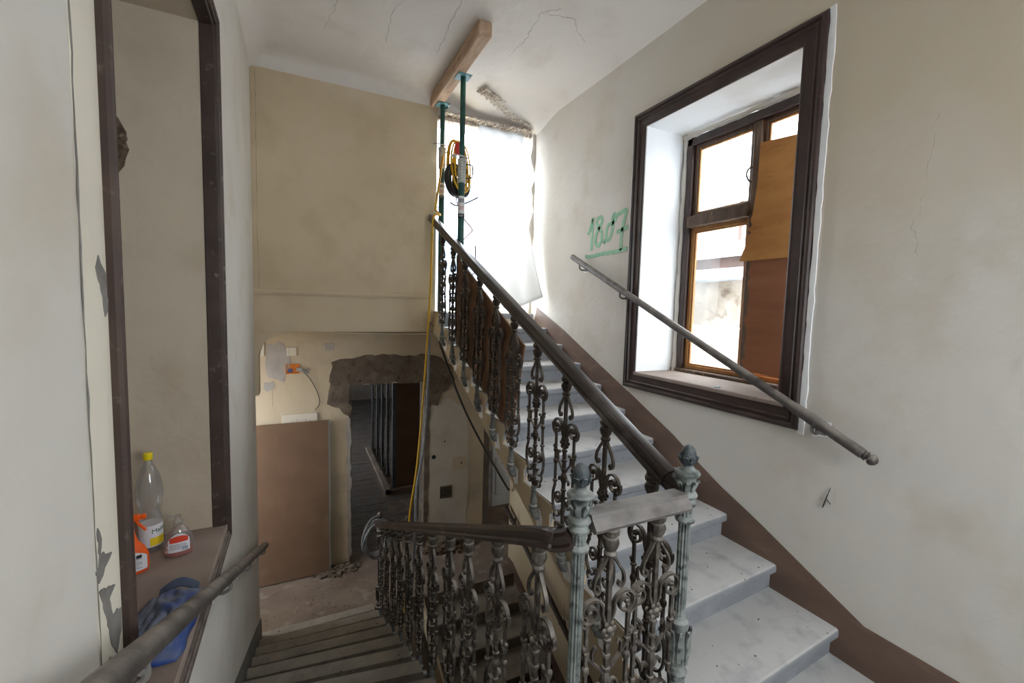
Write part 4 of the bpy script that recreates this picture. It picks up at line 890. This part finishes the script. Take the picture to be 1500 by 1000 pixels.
# ------------------------------------------------------------------ rubble and grit
def heap(name, label, c, n, rad, r0, r1, m):
    mb = MB()
    for k in range(n):
        a = R.uniform(0, 2*PI); q = R.random()**.7; x = c[0]+rad[0]*q*math.cos(a); y = c[1]+rad[1]*q*math.sin(a); r = R.uniform(r0, r1)
        o = len(mb.v); mb.box(-r, r, -r*.7, r*.7, -r*.5, r*.5)
        mb.xf(Matrix.Translation((x, y, c[2]+r*.4+rad[2]*(1-q)*R.random())) @ Matrix.Rotation(R.uniform(0, 6), 4, 'Z') @ Matrix.Rotation(R.uniform(-.6, .6), 4, 'X'), o)
    o = mb.build(name, m, smooth=False); o['kind'] = 'stuff'; o['label'] = label; return o
heap('rubble', 'plaster rubble lying at the foot of the doorway beside the brown wallboard', (.42, 5.86, ZF), 150, (.30, .13, .06), .006, .03, M['mortar'])
heap('rubble', 'brown rubble heap at the wall foot under the vent grille', (1.95, 5.80, ZF), 150, (.42, .16, .14), .008, .04, M['rubblebrown'])
heap('grit', 'bits of grit scattered over the lower landing floor', (.1, 5.4, ZF), 45, (.6, .45, .0), .002, .009, M['screed'])
mb = MB()
for k in range(120):
    i = R.randrange(0, 9); x = R.uniform(1.4, 2.45); y = 1.10+TR*i+R.uniform(.05, .33); r = R.uniform(.0015, .005)
    mb.ball((x, y, -1.617+RI*i+r*.4), r, 6, 4, (1.4, 1, .6))
o = mb.build('grit', M['mortar'], ang=.3); o['kind'] = 'stuff'; o['label'] = 'bits of plaster grit scattered on the climbing steps'
mb = MB()
for k in range(90):
    i = R.randrange(1, 11); x = R.uniform(-.3, .65); y = 1.40+TR*i-R.uniform(.05, .3); r = R.uniform(.002, .007)
    mb.ball((x, y, ZM-RI*i+r*.4), r, 6, 4, (1.4, 1, .6))
o = mb.build('grit', M['mortar'], ang=.3); o['kind'] = 'stuff'; o['label'] = 'bits of plaster grit scattered on the dusty steps going down'
mb = MB().box(-.02, .02, -.007, .007, 0, .004); mb.build('paper_scrap', M['teal'], None).location = (2.53, 2.02, WZ0+.010)
tag(bpy.data.objects['paper_scrap'], 'tiny blue paper scrap on the front edge of the window sill', 'paper')

# ------------------------------------------------------------------ outside
struct(MB().box(-6, 6.2, 6.3, 40, -.4, -.09).build('ground', M['snow'], smooth=False))
struct(MB().box(5.0, 30, -14, 40, -3.2, -2.9).box(3.06, 5.0, -14, 4.8, -3.2, -2.9).build('ground', M['groundsnow'], smooth=False))
struct(MB().box(-14, 3.06, -14, -1.8, -3.2, -2.9).build('ground', M['groundsnow'], smooth=False))
struct(MB().box(-40, -1.9, -20, 30, -4.6, -4.3).build('ground', M['extwall'], smooth=False))
nb = thing('ruined_wall', 'pale crumbling masonry wall of the house across the yard, under a brown eave', 'building', (9, 6, -4.2))
g = []; nu, nv = 40, 24
for j in range(nv+1):
    for i in range(nu+1):
        y, z = -7+14*i/nu, 5.0*j/nv; g.append((-.3*noise.noise((y*.9, z*1.4, 2))-.1*noise.noise((y*3, z*4, 5)), y, z))
MB().add(g, [(j*(nu+1)+i, j*(nu+1)+i+1, (j+1)*(nu+1)+i+1, (j+1)*(nu+1)+i) for j in range(nv) for i in range(nu)]).box(.4, 3, -7, 7, 0, 5.0).build('masonry', M['extwall'], nb, ang=.8)
MB().sweep([(-.5, 0), (.3, 0), (.3, .3), (-.5, .22)], (-.2, -7, 4.95), (-.2, 7, 4.95)).build('eave_ledge', M['snow'], nb, smooth=False)
MB().box(-.1, .2, -7, 7, 5.2, 5.55).build('fascia', M['extroof'], nb, smooth=False)
MB().prism([(-.4, 5.55), (4, 7.4), (4, 7.2), (-.4, 5.45)], 'y', -7, 7).build('roof', M['snow'], nb, smooth=False)
MB().tube([(.6, 1.3, 5.9), (.6, 1.3, 6.9)], .05, 6).build('vent_pipe', M['extroof'], nb)
sh_ = thing('shed', 'pale shed with a blue-grey roof beyond the opening at the top of the stairs', 'building', (4.5, 11, -.09))
MB().box(-2.2, 3, 0, 3, 0, 2.6).build('shed_wall', M['snow'], sh_, smooth=False)
MB().prism([(-.5, 2.5), (3.2, 3.9), (3.2, 4.0), (-.5, 2.65)], 'x', -2.4, 3.2).build('shed_roof', M['blueroof'], sh_, smooth=False)
MB().box(-1.2, -.3, -.03, 0, .9, 1.9).build('shed_window', M['blueroof'], sh_, smooth=False)
pl = MB().box(-.05, .05, -.02, .02, 0, 3.2).build('plank', M['snow'], None, smooth=False); pl.location = (3.9, 9.2, -.09); pl.rotation_euler = (-.25, -.28, 0)
tag(pl, 'long pale plank leaning outside the opening', 'plank')
